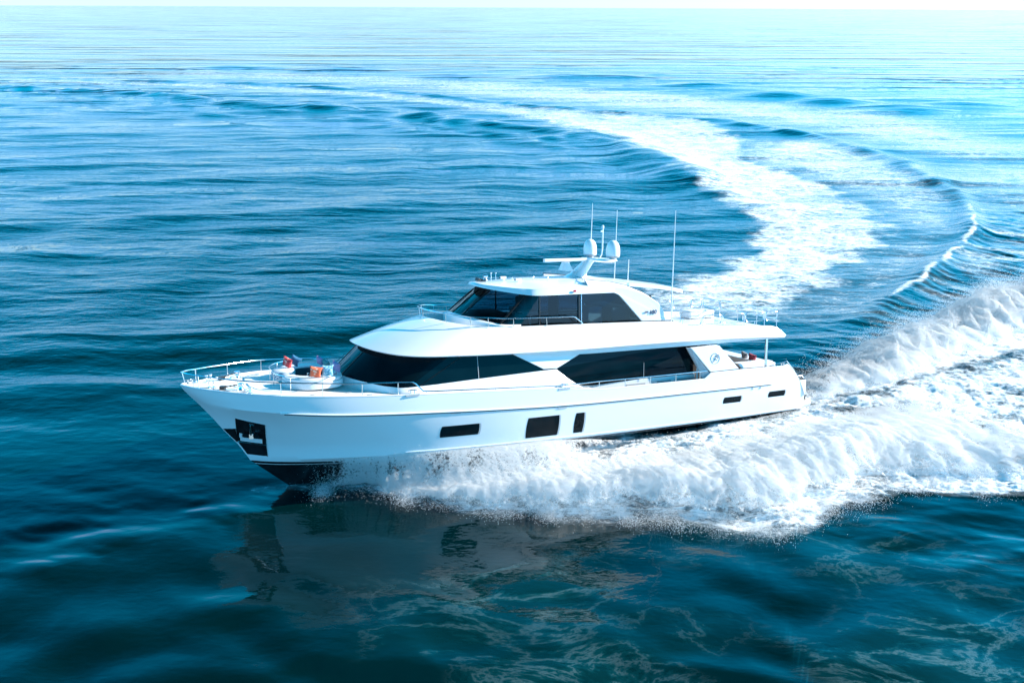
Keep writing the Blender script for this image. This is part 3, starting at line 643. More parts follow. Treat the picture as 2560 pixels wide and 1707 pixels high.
for s in (1, -1):
    lo = np.array([(16.6, 2.46, 6.24), (15.72, 2.46, 6.25), (13.68, 2.46, 6.18)]); hi = np.array([(15.7, 2.42, 7.45), (15.68, 2.42, 7.45), (13.68, 2.42, 7.45)])
    P = np.array([lerp(lo, hi, t) for t in np.linspace(0, 1, 4)]); P = P if s > 0 else mir(P)
    dw = MB().grid(P).build('pilothouse_door_window', M['tint'], yacht)
    for xx, mm, r_ in ((15.72, 'black', .035), (13.78, 'black', .05), (13.64, 'steel', .02)):
        MB().tube([(xx, s * 2.475, 6.18), (xx, s * 2.44, 7.46)], r_, 6).build('window_frame', M[mm], dw)
    q = [(13.6, 2.46, 6.17), (10.55, 2.46, 6.08), (11.72, 2.43, 7.26), (11.88, 2.425, 7.38), (12.1, 2.42, 7.44), (13.6, 2.42, 7.45)]
    MB().prism([(x, s * y, z) for x, y, z in q], (0, -.02 * s, 0)).build('pilothouse_side_window', M['tint'], yacht, smooth=False)
    q = [(17.2, 2.47, 6.17), (8.75, 2.50, 6.01), (8.75, 2.50, 5.94), (17.2, 2.47, 6.10)]
    MB().prism([(x, s * y, z) for x, y, z in q], (0, -.1 * s, 0)).build('pilothouse_base_strip', M['black'], yacht, smooth=False)
    # sweeping rear arch
    q = [(12.05, 2.48, 7.45), (11.82, 2.485, 7.36), (11.66, 2.49, 7.25), (10.50, 2.52, 6.06), (8.72, 2.54, 6.02), (9.02, 2.53, 6.15), (9.14, 2.52, 6.22), (9.60, 2.50, 6.88), (10.37, 2.47, 7.33), (11.3, 2.45, 7.62), (12.6, 2.43, 7.78), (13.4, 2.42, 7.80), (13.4, 2.45, 7.45)]
    arch = MB().prism([(x, s * y, z) for x, y, z in q], (0, -.34 * s, 0)).build('rear_arch', M['gel'], yacht, smooth=False, bevel=.03)
    # model lettering on the arch
    for txt, sz, x0, z0, shear in (('OA', .11, 10.36, 6.44, .1), ('100', .255, 10.13, 6.375, .22)):
        cu = bpy.data.curves.new('lettering', 'FONT'); cu.body = txt; cu.size = sz; cu.extrude = .004; cu.shear = shear; cu.space_character = 1.05; cu.offset = .010
        to = bpy.data.objects.new('lettering_curve', cu); C.objects.link(to)
        dg = bpy.context.evaluated_depsgraph_get(); me = bpy.data.meshes.new_from_object(to.evaluated_get(dg)); bpy.data.objects.remove(to)
        lo_ = bpy.data.objects.new('lettering', me); C.objects.link(lo_); lo_.parent = arch; me.materials.clear(); me.materials.append(M['lettering'] if 'lettering' in M else M.setdefault('lettering', mat('lettering_paint', (.05, .08, .14), .4)))
        # letters run aft on the port side, forward on the starboard side
        if s > 0: lo_.matrix_local = Matrix(((-1, 0, 0, x0), (0, 0, 1, 2.545), (0, 1, 0, z0), (0, 0, 0, 1)))
        else: lo_.matrix_local = Matrix(((1, 0, 0, x0 - (.9 if txt == '100' else .1)), (0, 0, -1, -2.545), (0, 1, 0, z0), (0, 0, 0, 1)))
# interior: floor, dash, seats, cabinet
MB().box((13.9, 0, 5.9), (8.6, 4.6, .06)).build('pilothouse_floor', M['dark'], yacht, smooth=False)
MB().box((17.0, 0, 6.22), (1.5, 3.2, .62), taper=.8).build('helm_console', M['dark'], yacht, smooth=False, bevel=.05)
for y in (-.9, .6):
    sx = MB().box((15.3, y, 6.5), (.55, .6, .16)).box((15.0, y, 6.9), (.14, .58, .75)).tube([(15.3, y, 5.93), (15.3, y, 6.45)], .06, 8).build('helm_seat', M['sand'], yacht, smooth=False, bevel=.04)
MB().box((12.3, .9, 6.3), (.75, .9, .75)).build('pilothouse_cabinet', M['vinyl'], yacht, smooth=False, bevel=.02)
MB().box((11.0, .2, 6.3), (1.0, 2.6, .7)).build('pilothouse_settee', M['shade'], yacht, smooth=False, bevel=.05)
MB().box((13.2, -1.2, 6.7), (.08, 1.0, 1.5)).box((14.3, -1.9, 6.6), (1.2, .08, .8)).build('pilothouse_partition', M['sand'], yacht, smooth=False)
MB().box((9.9, 0, 6.6), (.06, 4.6, 1.2)).build('pilothouse_back_wall', M['dark'], yacht, smooth=False)

# --- hardtop -----------------------------------------------------------
hl = catmull([(17.98, 0, 7.80), (17.93, .45, 7.79), (17.75, .95, 7.735), (17.4, 1.45, 7.67), (16.9, 1.9, 7.58), (16.35, 2.25, 7.50), (15.7, 2.50, 7.455), (13.7, 2.53, 7.45), (12.0, 2.53, 7.44)], 6)
hu = hl.copy(); rim_h = np.interp(hl[:, 0], [12, 15.7, 18], [.36, .30, .12]); hu[:, 2] += rim_h; hu[:, 0] -= .10; hu[:, 1] *= .965
inner = hl.copy(); inner[:, 1] *= .86; inner[:42, 0] -= .45; inner[:, 2] += .04
V = [inner, hl, lerp(hl, hu, .35) + np.array((.03, 0, 0)), hu]
for t in (.1, .3, .6, 1.0):
    Q = hu.copy(); Q[:, 1] *= (1 - t); crown = hu[:, 2] + (8.02 - hu[:, 2]) * (1 - (1 - t) ** 2) * np.interp(hu[:, 0], [15.5, 18], [1, .15]); Q[:, 2] = crown; V.append(Q)
V = np.array(V); b = MB(); b.grid(V); b.grid(mir(V)[::-1]); o = len(b.v); n = len(inner); b.v += [tuple(p) for p in inner] + [tuple(p) for p in mir(inner)]
for i in range(n - 1): b.f.append((o + i, o + i + 1, o + n + i + 1, o + n + i))
hard = b.build('hardtop', M['gel'], yacht, angle=40)
# aft roof panel sloping down between the arches
def roofz(x): return np.interp(x, [7.45, 8.4, 10.0, 11.2, 13.4], [7.38, 7.60, 7.82, 7.93, 8.02])
xs_ = np.linspace(7.45, 13.4, 22); T_ = []
for x in xs_:
    wv = np.interp(x, [7.45, 7.9, 9.5, 11, 13.4], [1.35, 1.9, 2.02, 2.05, 2.05]); T_.append([(x, wv * t, roofz(x) + .06 * (1 - t * t) - .10) for t in np.linspace(-1, 1, 13)])
T_ = np.array(T_); B_ = T_.copy(); B_[..., 2] -= .16
b = MB(); b.grid(T_); b.grid(B_[:, ::-1]); rimq = lambda A: np.r_[A[:, 0], A[-1, 1:], A[-2::-1, -1], A[0, -2:0:-1]]
b.grid(np.array([rimq(T_), rimq(B_)]), cv=True); b.build('aft_roof_panel', M['gel'], hard, angle=45)
for s in (1, -1):   # inner flank of the arch up to the roof edge, plus the dark seam
    x = np.linspace(9.62, 13.3, 24); zo = np.interp(x, [9.6, 10.37, 11.3, 12.6, 13.4], [6.88, 7.33, 7.62, 7.78, 7.80])
    zi = np.maximum(np.interp(x, [9.6, 10.02, 11.18, 12.0, 13.36], [6.95, 7.27, 7.72, 7.9, 8.05]), zo)
    a = np.stack([x, 0 * x + 2.44, zo - .01], 1); c = np.stack([x, 0 * x + 2.08, zi], 1); d = c.copy(); d[:, 2] -= .35
    P = np.array([a, lerp(a, c, .5) + (0, 0, .03), c, d]); P = P if s > 0 else mir(P); MB().grid(P).build('arch_flank', M['gel'], hard, angle=60)
    L = c.copy(); L[:, 1] -= .01; L[:, 2] += .006; L = L if s > 0 else mir(L); MB().tube(L, .017, 5).build('roof_seam', M['black'], hard)
L = [(13.36, 2.05, 8.07), (13.0, 1.2, 8.09), (12.95, .5, 8.10)]; 
for s in (1, -1): MB().tube([(x, y * s, z - .035) for x, y, z in L], .012, 5).build('roof_seam', M['black'], hard)
# roof fittings: horns, searchlight, cameras, navigation light
b = MB()
for d in (0, .16): b.tube([(17.3 - .1, -.55 + d, 7.98), (17.5, -.55 + d, 8.0)], [.03, .09], 10)
b.box((17.2, -.47, 7.94), (.2, .3, .06)); b.build('horn', M['plate'], hard)
b = MB(); b.lathe([(.10, 0), (.08, .05), (.05, .10)], (16.9, -.9, 7.92), 12); b.lathe([(.09, -.1), (.1, 0), (.09, .1)], (16.9, -.9, 8.10), 12, Matrix.Rotation(R(90), 3, 'Y')); b.build('searchlight', M['steel'], hard)
for p in ((16.35, -.05, 7.97), (15.95, .75, 7.93)):
    b = MB(); b.box((p[0], p[1], p[2] + .02), (.12, .12, .06)); b.box((p[0] + .02, p[1], p[2] + .10), (.30, .13, .12)); q = b.build('roof_camera', M['whitemetal'], hard, smooth=False, bevel=.02)
    MB().box((p[0] + .172, p[1], p[2] + .10), (.012, .10, .09)).build('camera_lens', M['black'], q, smooth=False) if False else MB().box((p[0] + .175, p[1], p[2] + .10), (.012, .10, .09)).build('roof_camera_lens', M['black'], hard, smooth=False)
for x, y, h_ in ((17.0, .05, .34), (16.6, -.35, .3), (15.2, .7, .16), (14.6, 1.0, .14), (16.1, .35, .12)):
    z = 7.95; MB().tube([(x, y, z), (x, y, z + h_)], .014, 6).lathe([(.035, 0), (.045, .03), (.02, .06)], (x, y, z + h_), 8).build('small_antenna', M['steel'], hard)
for s, m_ in ((1, 'red'), (-1, 'shade')):
    MB().box((14.03, s * 2.55, 7.60), (.13, .05, .09)).build('navigation_light', M[m_], hard, smooth=False, bevel=.015)

# mast with radar and domes
def ring(cx, cz, lx, ly, tilt=0, n=14, y0=0):
    return [(cx + lx / 2 * math.copysign(abs(math.cos(t)) ** .6, math.cos(t)), y0 + ly / 2 * math.copysign(abs(math.sin(t)) ** .6, math.sin(t)), cz) for t in np.linspace(0, 2 * math.pi, n + 1)[:-1]]
b = MB(); b.loft([ring(12.75, 7.95, 1.15, 1.1), ring(12.5, 8.15, .72, .78), ring(12.05, 8.62, .52, .56), ring(11.85, 8.80, .55, .6)])
mast = b.build('mast', M['gel'], yacht, angle=50)
MB().loft([ring(11.4, 8.70, .75, 2.5), ring(11.4, 8.78, .95, 2.75), ring(11.4, 8.84, .85, 2.6)]).build('mast_wing', M['gel'], mast, angle=50)
MB().box((12.75, 0, 8.30), (1.0, .3, .06)).build('radar_bracket', M['gel'], mast, smooth=False, bevel=.02)
b = MB(); b.loft([ring(13.18, 8.33, .62, .5), ring(13.18, 8.40, .60, .48), ring(13.18, 8.58, .42, .38), ring(13.18, 8.70, .32, .3)]); rp = b.build('radar_pedestal', M['whitemetal'], mast)
b = MB(); dirv = Vector((1, 0, 0)); b.loft([[(x, y * .11, 8.80 + zz * .075) for y, zz in ((-1, -.6), (-.7, -1), (.7, -1), (1, -.6), (1, .6), (.7, 1), (-.7, 1), (-1, .6))] for x in (12.08, 12.14, 14.24, 14.30)]); b.build('radar_scanner', M['whitemetal'], mast)
for y, x in ((-.92, 11.36), (.90, 11.14)):
    b = MB(); b.lathe([(.17, 8.84), (.17, 8.90), (.30, 8.93), (.325, 9.0)], (x, y, 0), 28); b.build('dome_base', M['shade'], mast)
    b = MB(); b.lathe([(.325, 9.0), (.33, 9.12), (.325, 9.3), (.30, 9.45), (.25, 9.58), (.17, 9.67), (.08, 9.715), (.01, 9.725)], (x, y, 0), 28); b.build('satellite_dome', M['gel'], mast)
MB().tube([(11.36, 0, 8.84), (11.24, 0, 9.02), (11.2, 0, 9.3), (11.19, 0, 10.25)], .035, 8).lathe([(.05, 0), (.06, .04), (.06, .12), (.02, .16)], (11.19, 0, 10.25), 10).box((11.25, 0, 10.12), (.1, .07, .08)).build('light_pole', M['whitemetal'], mast)
MB().tube([(11.15, -1.28, 8.84), (11.1, -1.28, 10), (11.05, -1.28, 11.45)], [.022, .02, .009], 6).build('whip_antenna', M['whitemetal'], mast)
MB().tube([(10.24, .8, 7.78), (10.2, .8, 8.8)], [.02, .012], 6).build('whip_antenna', M['whitemetal'], hard)
MB().tube([(8.96, 2.64, 5.82), (8.95, 2.62, 7.5), (8.86, 2.6, 11.1)], [.028, .026, .010], 6).build('whip_antenna', M['whitemetal'], brow)
MB().tube([(8.96, -2.64, 5.82), (8.95, -2.62, 7.5), (8.86, -2.6, 11.1)], [.028, .026, .010], 6).build('whip_antenna', M['whitemetal'], brow)

# bridge rail round the front of the upper deck
rp_ = catmull([(20.36, 0, 6.87), (20.30, .5, 6.86), (20.1, 1.15, 6.83), (19.72, 1.78, 6.78), (19.28, 2.18, 6.73), (18.75, 2.5, 6.66), (18.1, 2.66, 6.62), (17.3, 2.72, 6.56), (15.8, 2.78, 6.53), (14.25, 2.84, 6.50)], 6)
rp_ = np.r_[rp_, [(14.15, 2.84, 6.47), (13.78, 2.84, 6.18)]]
bridge = MB().tube(np.r_[mir(rp_)[::-1][:-1], rp_], .024, 8).build('bridge_rail', M['steel'], yacht)
for i in (3, 17, 28, 35, 43, 49):
    for s in (1, -1):
        p = rp_[i]; zb = float(np.interp(-p[0], -tope[:, 0], tope[:, 2])) + .0; MB().tube([(p[0] - .04, s * (p[1] - .02), zb), (p[0], s * p[1], p[2])], .016, 6).build('stanchion', M['steel'], bridge)

# upper aft deck rail: rounded rectangular panels of tube
def panel(p0, p1, zl, zh, r=.12):
    p0, p1 = np.array(p0, float), np.array(p1, float); L = np.linalg.norm(p1 - p0); d = (p1 - p0) / L; pts = []
    for cx, cz, a0 in ((L - r, zh - r, 0), (r, zh - r, 90), (r, zl + r, 180), (L - r, zl + r, 270)):
        for k in range(5):
            a = R(a0 + 22.5 * k); q = p0 + d * (cx + r * math.cos(a)); pts.append((q[0], q[1], cz + r * math.sin(a)))
    return pts
arail = bpy.data.objects.new('aft_rail', None); 
seg = [(8.62, 7.58), (7.46, 6.42), (6.28, 5.12), (4.96, 3.88), (3.74, 3.05)]
b = MB()
b.tube([(8.68, 3.02, 6.22), (8.2, 3.04, 6.22), (3.05, 3.05, 6.24)], .006, 4)
ar = MB().tube([(8.72, 3.0, 5.95), (8.70, 3.0, 6.36), (8.6, 3.0, 6.42), (7.0, 3.0, 6.42), (6.88, 3.0, 6.36), (6.86, 3.0, 6.2)], .016, 6).build('aft_rail', M['steel'], yacht)
MB().tube([(8.72, -3.0, 5.95), (8.70, -3.0, 6.36), (8.6, -3.0, 6.42), (7.0, -3.0, 6.42), (6.88, -3.0, 6.36), (6.86, -3.0, 6.2)], .016, 6).build('rail_panel', M['steel'], ar)
for s in (1, -1):
    for a, c in seg: MB().tube(panel((a, 3.05 * s, 0), (c, 3.05 * s, 0), 5.80, 6.22), .02, 6, closed=True).build('rail_panel', M['steel'], ar)
    for x in (8.35, 7.52, 6.35, 5.04, 4.4, 3.81, 3.05):
        zb = float(topz(x)) - .02; MB().tube([(x, 3.05 * s, zb), (x, 3.05 * s, 6.2 if x in (7.52, 6.35, 5.04, 3.81, 3.05) else 5.82)], .014, 6).build('stanchion', M['steel'], ar)
for y0, y1 in ((-3.0, -1.55), (-1.45, -.05), (.05, 1.45), (1.55, 3.0)):
    MB().tube(panel((2.98, y0, 0), (2.98, y1, 0), 5.84, 6.26), .02, 6, closed=True).build('rail_panel', M['steel'], ar)
for y in (-1.5, 0, 1.5): MB().tube([(2.98, y, 5.38), (2.98, y, 6.24)], .016, 6).build('stanchion', M['steel'], ar)
# furniture on the upper aft deck
MB().box((8.6, 0, 5.75), (.5, 3.4, .7)).build('bar_console', M['gel'], yacht, smooth=False, bevel=.06)
MB().box((4.2, -1.9, 5.6), (1.6, 1.0, .42)).build('sun_pad', M['vinyl'], yacht, smooth=False, bevel=.08)
# aft deck: posts, settee, table, coaming
for s in (1, -1): MB().tube([(3.66, s * 3.1, 3.45), (3.66, s * 3.1, 4.92)], .065, 12).build('deck_post', M['steel'], yacht)
MB().prism([(5.05, 2.72, 3.69), (4.86, 2.76, 3.42), (2.70, 2.70, 3.38), (2.45, 2.6, 3.2), (2.85, 2.68, 3.68)], (0, -.45, 0)).build('cockpit_coaming', M['gel'], yacht, smooth=False, bevel=.05)
MB().box((3.0, 0, 3.02), (.85, 5.2, 1.1)).build('aft_settee', M['gel'], yacht, smooth=False, bevel=.06)
MB().box((3.55, 0, 2.92), (.6, 4.6, .22)).build('settee_cushion', M['sand'], yacht, smooth=False, bevel=.07)
for s in (-1,): MB().prism([(5.05, 2.72 * s, 3.69), (4.86, 2.76 * s, 3.42), (2.70, 2.70 * s, 3.38), (2.85, 2.68 * s, 3.68)], (0, .45, 0)).build('cockpit_coaming', M['gel'], yacht, smooth=False, bevel=.05)
tr = lambda o, p: setattr(o, 'matrix_world', BM @ Matrix.Translation(p))
tab = bpy.data.objects.new('dining_table', None); C.objects.link(tab); tr(tab, (5.05, .25, 2.45)); tag(tab, 'oval dining table with pale grey top and brown edge on the aft deck', 'table')
ov = lambda a, c, z, n=28: [(a * math.cos(t), c * math.sin(t), z) for t in np.linspace(0, 2 * math.pi, n + 1)[:-1]]
MB().loft([ov(.66, 1.35, .86), ov(.68, 1.38, .90), ov(.68, 1.38, .93), ov(.66, 1.35, .95)]).build('table_top', M['teak'], tab)
MB().loft([ov(.60, 1.28, .952), ov(.60, 1.28, .966)]).build('table_inlay', M['shade'], tab)
MB().lathe([(.3, 0), (.28, .04), (.08, .08), (.07, .84), (.2, .87)], (0, 0, 0), 20).build('leg', M['steel'], tab)
def chair(x, y, rz, label):
    r = bpy.data.objects.new('deck_chair', None); C.objects.link(r); r.matrix_world = BM @ Matrix.Translation((x, y, 2.45)) @ Matrix.Rotation(rz, 4, 'Z')
    tag(r, label, 'chair', 'chairs round the aft deck table')
    MB().box((0, 0, .45), (.5, .5, .08)).build('seat', M['sand'], r, smooth=False, bevel=.03)
    MB().prism([(-.25, -.25, .5), (-.20, -.25, .5), (-.27, -.25, 1.0), (-.32, -.25, 1.0)], (0, .5, 0)).build('backrest', M['teak'], r, smooth=False, bevel=.015)
    for a in (-.22, .22):
        for c in (-.22, .22): MB().tube([(a, c, 0), (a, c, .42)], .02, 6).build('leg', M['teak'], r)
chair(5.6, 1.1 + .5, R(180 + 40), 'brown framed chair at the port end of the aft deck table')
chair(4.2, -1.7, R(60), 'brown framed chair at the far end of the aft deck table')
v = MB().lathe([(.09, 0), (.12, .1), (.13, .22), (.1, .3), (.09, .29)], (0, 0, 0), 16).build('vase', mat('teal_glaze', (.02, .16, .22), .2), None); tr(v, (4.95, -.35, 3.42)); tag(v, 'teal vase standing on the aft deck table', 'vase')
cushion('dark red cushion propped on the aft deck settee', 'cushion', (3.2, 1.55, 3.66), .48, (0, -72, 20), (.28, .03, .05), (.34, .05, .07), 'plain', 'cushions on the aft deck settee')
cushion('grey cushion beside the red one on the aft deck settee', 'cushion', (3.2, .95, 3.66), .48, (0, -72, 0), (.24, .24, .26), (.30, .30, .31), 'plain', 'cushions on the aft deck settee')
# transom rails, swim platform
for s in (1, -1):
    MB().tube([(2.50, 3.2 * s, 3.66), (2.44, 3.2 * s, 3.72), (2.0, 3.2 * s, 3.27), (1.55, 3.18 * s, 2.72), (1.42, 3.18 * s, 2.52)], .022, 6).tube([(3.3, 3.0 * s, 3.5), (2.5, 3.2 * s, 3.70)], .015, 6).build('transom_rail', M['steel'], yacht)
    MB().tube([(1.62, 3.0 * s, 2.86), (1.25, 3.0 * s, 2.84), (1.08, 3.0 * s, 2.72), (1.02, 3.0 * s, 2.5), (1.0, 2.95 * s, 1.58)], .02, 6).build('boarding_rail', M['steel'], yacht)
    b = MB()
    for d in (-.07, .07): b.lathe([(.035, 0), (.03, .12), (.05, .16), (.03, .18)], (2.82 + d, 3.36 * s, 3.50), 10)
    b.build('stern_bollard', M['steel'], yacht)
    MB().tube([(.62, 2.6 * s, 1.5), (.60, 2.6 * s, 1.72)], [.05, .06], 10).build('platform_cleat', M['black'], yacht)
P = []
for z, g in ((1.20, -.06), (1.34, 0), (1.48, 0), (1.50, -.03)):
    P.append([(1.45, -3.1 - g, z), (.55, -3.02 - g, z), (.25 - g, -2.6, z), (.15 - g, 0, z), (.25 - g, 2.6, z), (.55, 3.02 + g, z), (1.45, 3.1 + g, z)])
plat = MB().loft(P).build('swim_platform', M['gel'], yacht, smooth=False)
MB().prism([(1.4, -2.9, 1.502), (.6, -2.8, 1.502), (.4, 0, 1.502), (.6, 2.8, 1.502), (1.4, 2.9, 1.502)], (0, 0, .012)).build('platform_planking', M['teak'], plat, smooth=False)
# ====================================================================== the sea
def _hash(ix, iy, seed):
    h = (ix.astype(np.int64) * 374761393 + iy.astype(np.int64) * 668265263 + seed * 1442695041) & 0xffffffff
    h = ((h ^ (h >> 13)) * 1274126177) & 0xffffffff
    return (h ^ (h >> 16)) & 0xffffffff
def perlin(x, y, seed=0):
    x0, y0 = np.floor(x), np.floor(y); fx, fy = x - x0, y - y0; x0 = x0.astype(np.int64); y0 = y0.astype(np.int64)
    u, v = fx * fx * fx * (fx * (fx * 6 - 15) + 10), fy * fy * fy * (fy * (fy * 6 - 15) + 10)
    def g(i, j):
        a = _hash(x0 + i, y0 + j, seed) * (2 * math.pi / 4294967296.0); return np.cos(a) * (fx - i) + np.sin(a) * (fy - j)
    a, b, c, d = g(0, 0), g(1, 0), g(0, 1), g(1, 1)
    return ((a + (b - a) * u) * (1 - v) + (c + (d - c) * u) * v) * 1.5
def fbm(x, y, seed=0, oct=4, gain=.5):
    s = 0; a = 1; f = 1; t = 0
    for k in range(oct): s = s + a * perlin(x * f, y * f, seed + k * 17); t += a; a *= gain; f *= 2.03
    return s / t
def billow(x, y, seed=0, oct=4, gain=.5):
    s = 0; a = 1; f = 1; t = 0
    for k in range(oct): s = s + a * np.abs(perlin(x * f, y * f, seed + k * 13)); t += a; a *= gain; f *= 2.1
    return s / t
def dline(x, y, L):
    """distance to a polyline, and the fraction along it"""
    L = np.array(L, float); best = np.full(x.shape, 1e9); par = np.zeros(x.shape); seg = np.linalg.norm(np.diff(L, axis=0), axis=1); cum = np.r_[0, np.cumsum(seg)] / seg.sum()
    for k in range(len(L) - 1):
        ax, ay = L[k]; bx, by = L[k + 1]; dx, dy = bx - ax, by - ay; l2 = dx * dx + dy * dy
        t = np.clip(((x - ax) * dx + (y - ay) * dy) / l2, 0, 1); d = np.hypot(x - ax - t * dx, y - ay - t * dy)
        m = d < best; best = np.where(m, d, best); par = np.where(m, cum[k] + t * (cum[k + 1] - cum[k]), par)
    return best, par
def inside(x, y, P):
    P = np.array(P, float); c = np.zeros(x.shape, bool); n = len(P)
    for i in range(n):
        x1, y1 = P[i]; x2, y2 = P[(i + 1) % n]
        if y1 == y2: continue
        c ^= ((y1 > y) != (y2 > y)) & (x < (x2 - x1) * (y - y1) / (y2 - y1) + x1)
    return c
def soft(x, y, P, wd):
    """1 inside a polygon, falling to 0 over wd outside it, with .5 on the edge"""
    d, _ = dline(x, y, list(P) + [P[0]]); s = np.where(inside(x, y, P), d, -d); return smoothstep(-wd, wd, s)

INNER = catmull([(9.2, 58.3), (14, 62.3), (19.7, 69.2), (22.6, 79.2), (23.1, 84.3), (23.2, 94.2), (22.8, 110), (20.1, 128), (14, 143), (1.3, 164.6), (-15, 183.7), (-45.6, 209), (-90, 226), (-136, 236)], 5)
RIDGE_IN = catmull([(27, 93), (22.7, 101.3), (19.4, 117.1), (9.7, 139), (-.2, 147.9), (-12.9, 157.1), (-29.1, 168.7), (-41.1, 176.0), (-59, 183), (-90, 206), (-128.7, 216)], 4)
OUTER = catmull([(17.0, 48.6), (24.2, 54.2), (32.5, 63.6), (40.2, 73.5), (43.6, 79.6), (47.8, 90.5), (50.9, 107.3), (49.2, 135), (40, 154.2), (31, 162.6), (-.2, 184.4), (-26.8, 210), (-70, 232), (-135, 248)], 5)
DENSE_R = [(17.8, 52.5), (19.7, 55.3), (24, 61.4), (28.2, 66.9), (33.8, 73.4), (36.1, 82.8), (36.3, 96.8), (34.8, 106.9), (31.3, 119.1), (26.9, 134.3)]
CORE = [(9.2, 57.4), (14.4, 61.8), (20.0, 68.6), (23.0, 79.2), (23.6, 88), (27.5, 88), (30.4, 76.8), (25.1, 64.5), (19.7, 56.7), (15.4, 52.3)]
BAND = [tuple(p) for p in INNER[::-1]] + [(14, 52)] + DENSE_R[:-1] + [(36, 135), (36, 156), (28, 164), (-2, 184), (-28, 208), (-70, 230), (-135, 246)]
GAP = DENSE_R[:-1] + [(38, 135), (49, 135), (50.9, 107), (47.8, 90), (43.6, 79.6), (32.5, 63), (24, 54)]
OUTBAND = [(-120, 262), (-70, 244), (-27, 219), (0, 194), (31, 171), (44, 156), (55, 130), (60, 112), (78, 120), (79, 167), (61, 187), (40, 210), (12, 233), (-33, 263), (-98, 285)]
LOWEDGE = [(-8.0, 31.3), (-7.4, 31.5), (-6.4, 31.4), (-4.6, 30.7), (-1.3, 29.7), (2.7, 29.1), (7.4, 28.45), (9.5, 28.2), (11.3, 28.15), (12.9, 29.4), (15, 30.4), (17, 31.4), (18.9, 31.2), (21.4, 30.8), (25, 30.5), (32, 31), (42, 33)]
STERNL = [(15.6, 38.7), (19.5, 41.0), (25.3, 44.3), (30.1, 46.5), (44, 53)]
WASH = LOWEDGE + [(60, 40), (60, 62), (44, 53), (30.1, 46.5), (25.3, 44.3), (19.5, 41), (15.6, 39.2), (7, 36.5), (-3, 33)]
FARWASH = [(14.6, 40.4), (20, 43.5), (26, 47.5), (34, 52.8), (46, 59), (62, 66), (62, 62), (44, 53), (30.1, 46.5), (25.3, 44.3), (19.5, 41), (15.6, 39)]
FAN = [(15.7, 42.4), (19.7, 46.6), (27.8, 53.0), (38, 60), (56, 72), (60, 95), (43.6, 79.6), (31.6, 61.5), (20.2, 48.9)]
MILK = [(-.4, 26.8), (6.4, 27.6), (13.5, 28.4), (17, 24.5), (18, 16), (-6, 16), (-4, 21.5), (-3, 24)]
FARDARK = [(30, 262, 9, .8), (50, 233, 8, .9), (62, 206, 8, 1.), (69, 190, 7, 1.), (78, 178, 9, .9), (94, 186, 10, .8), (15, 262, 9, .7), (-20, 262, 10, .8), (-55, 290, 12, .8), (-95, 300, 12, .8)]

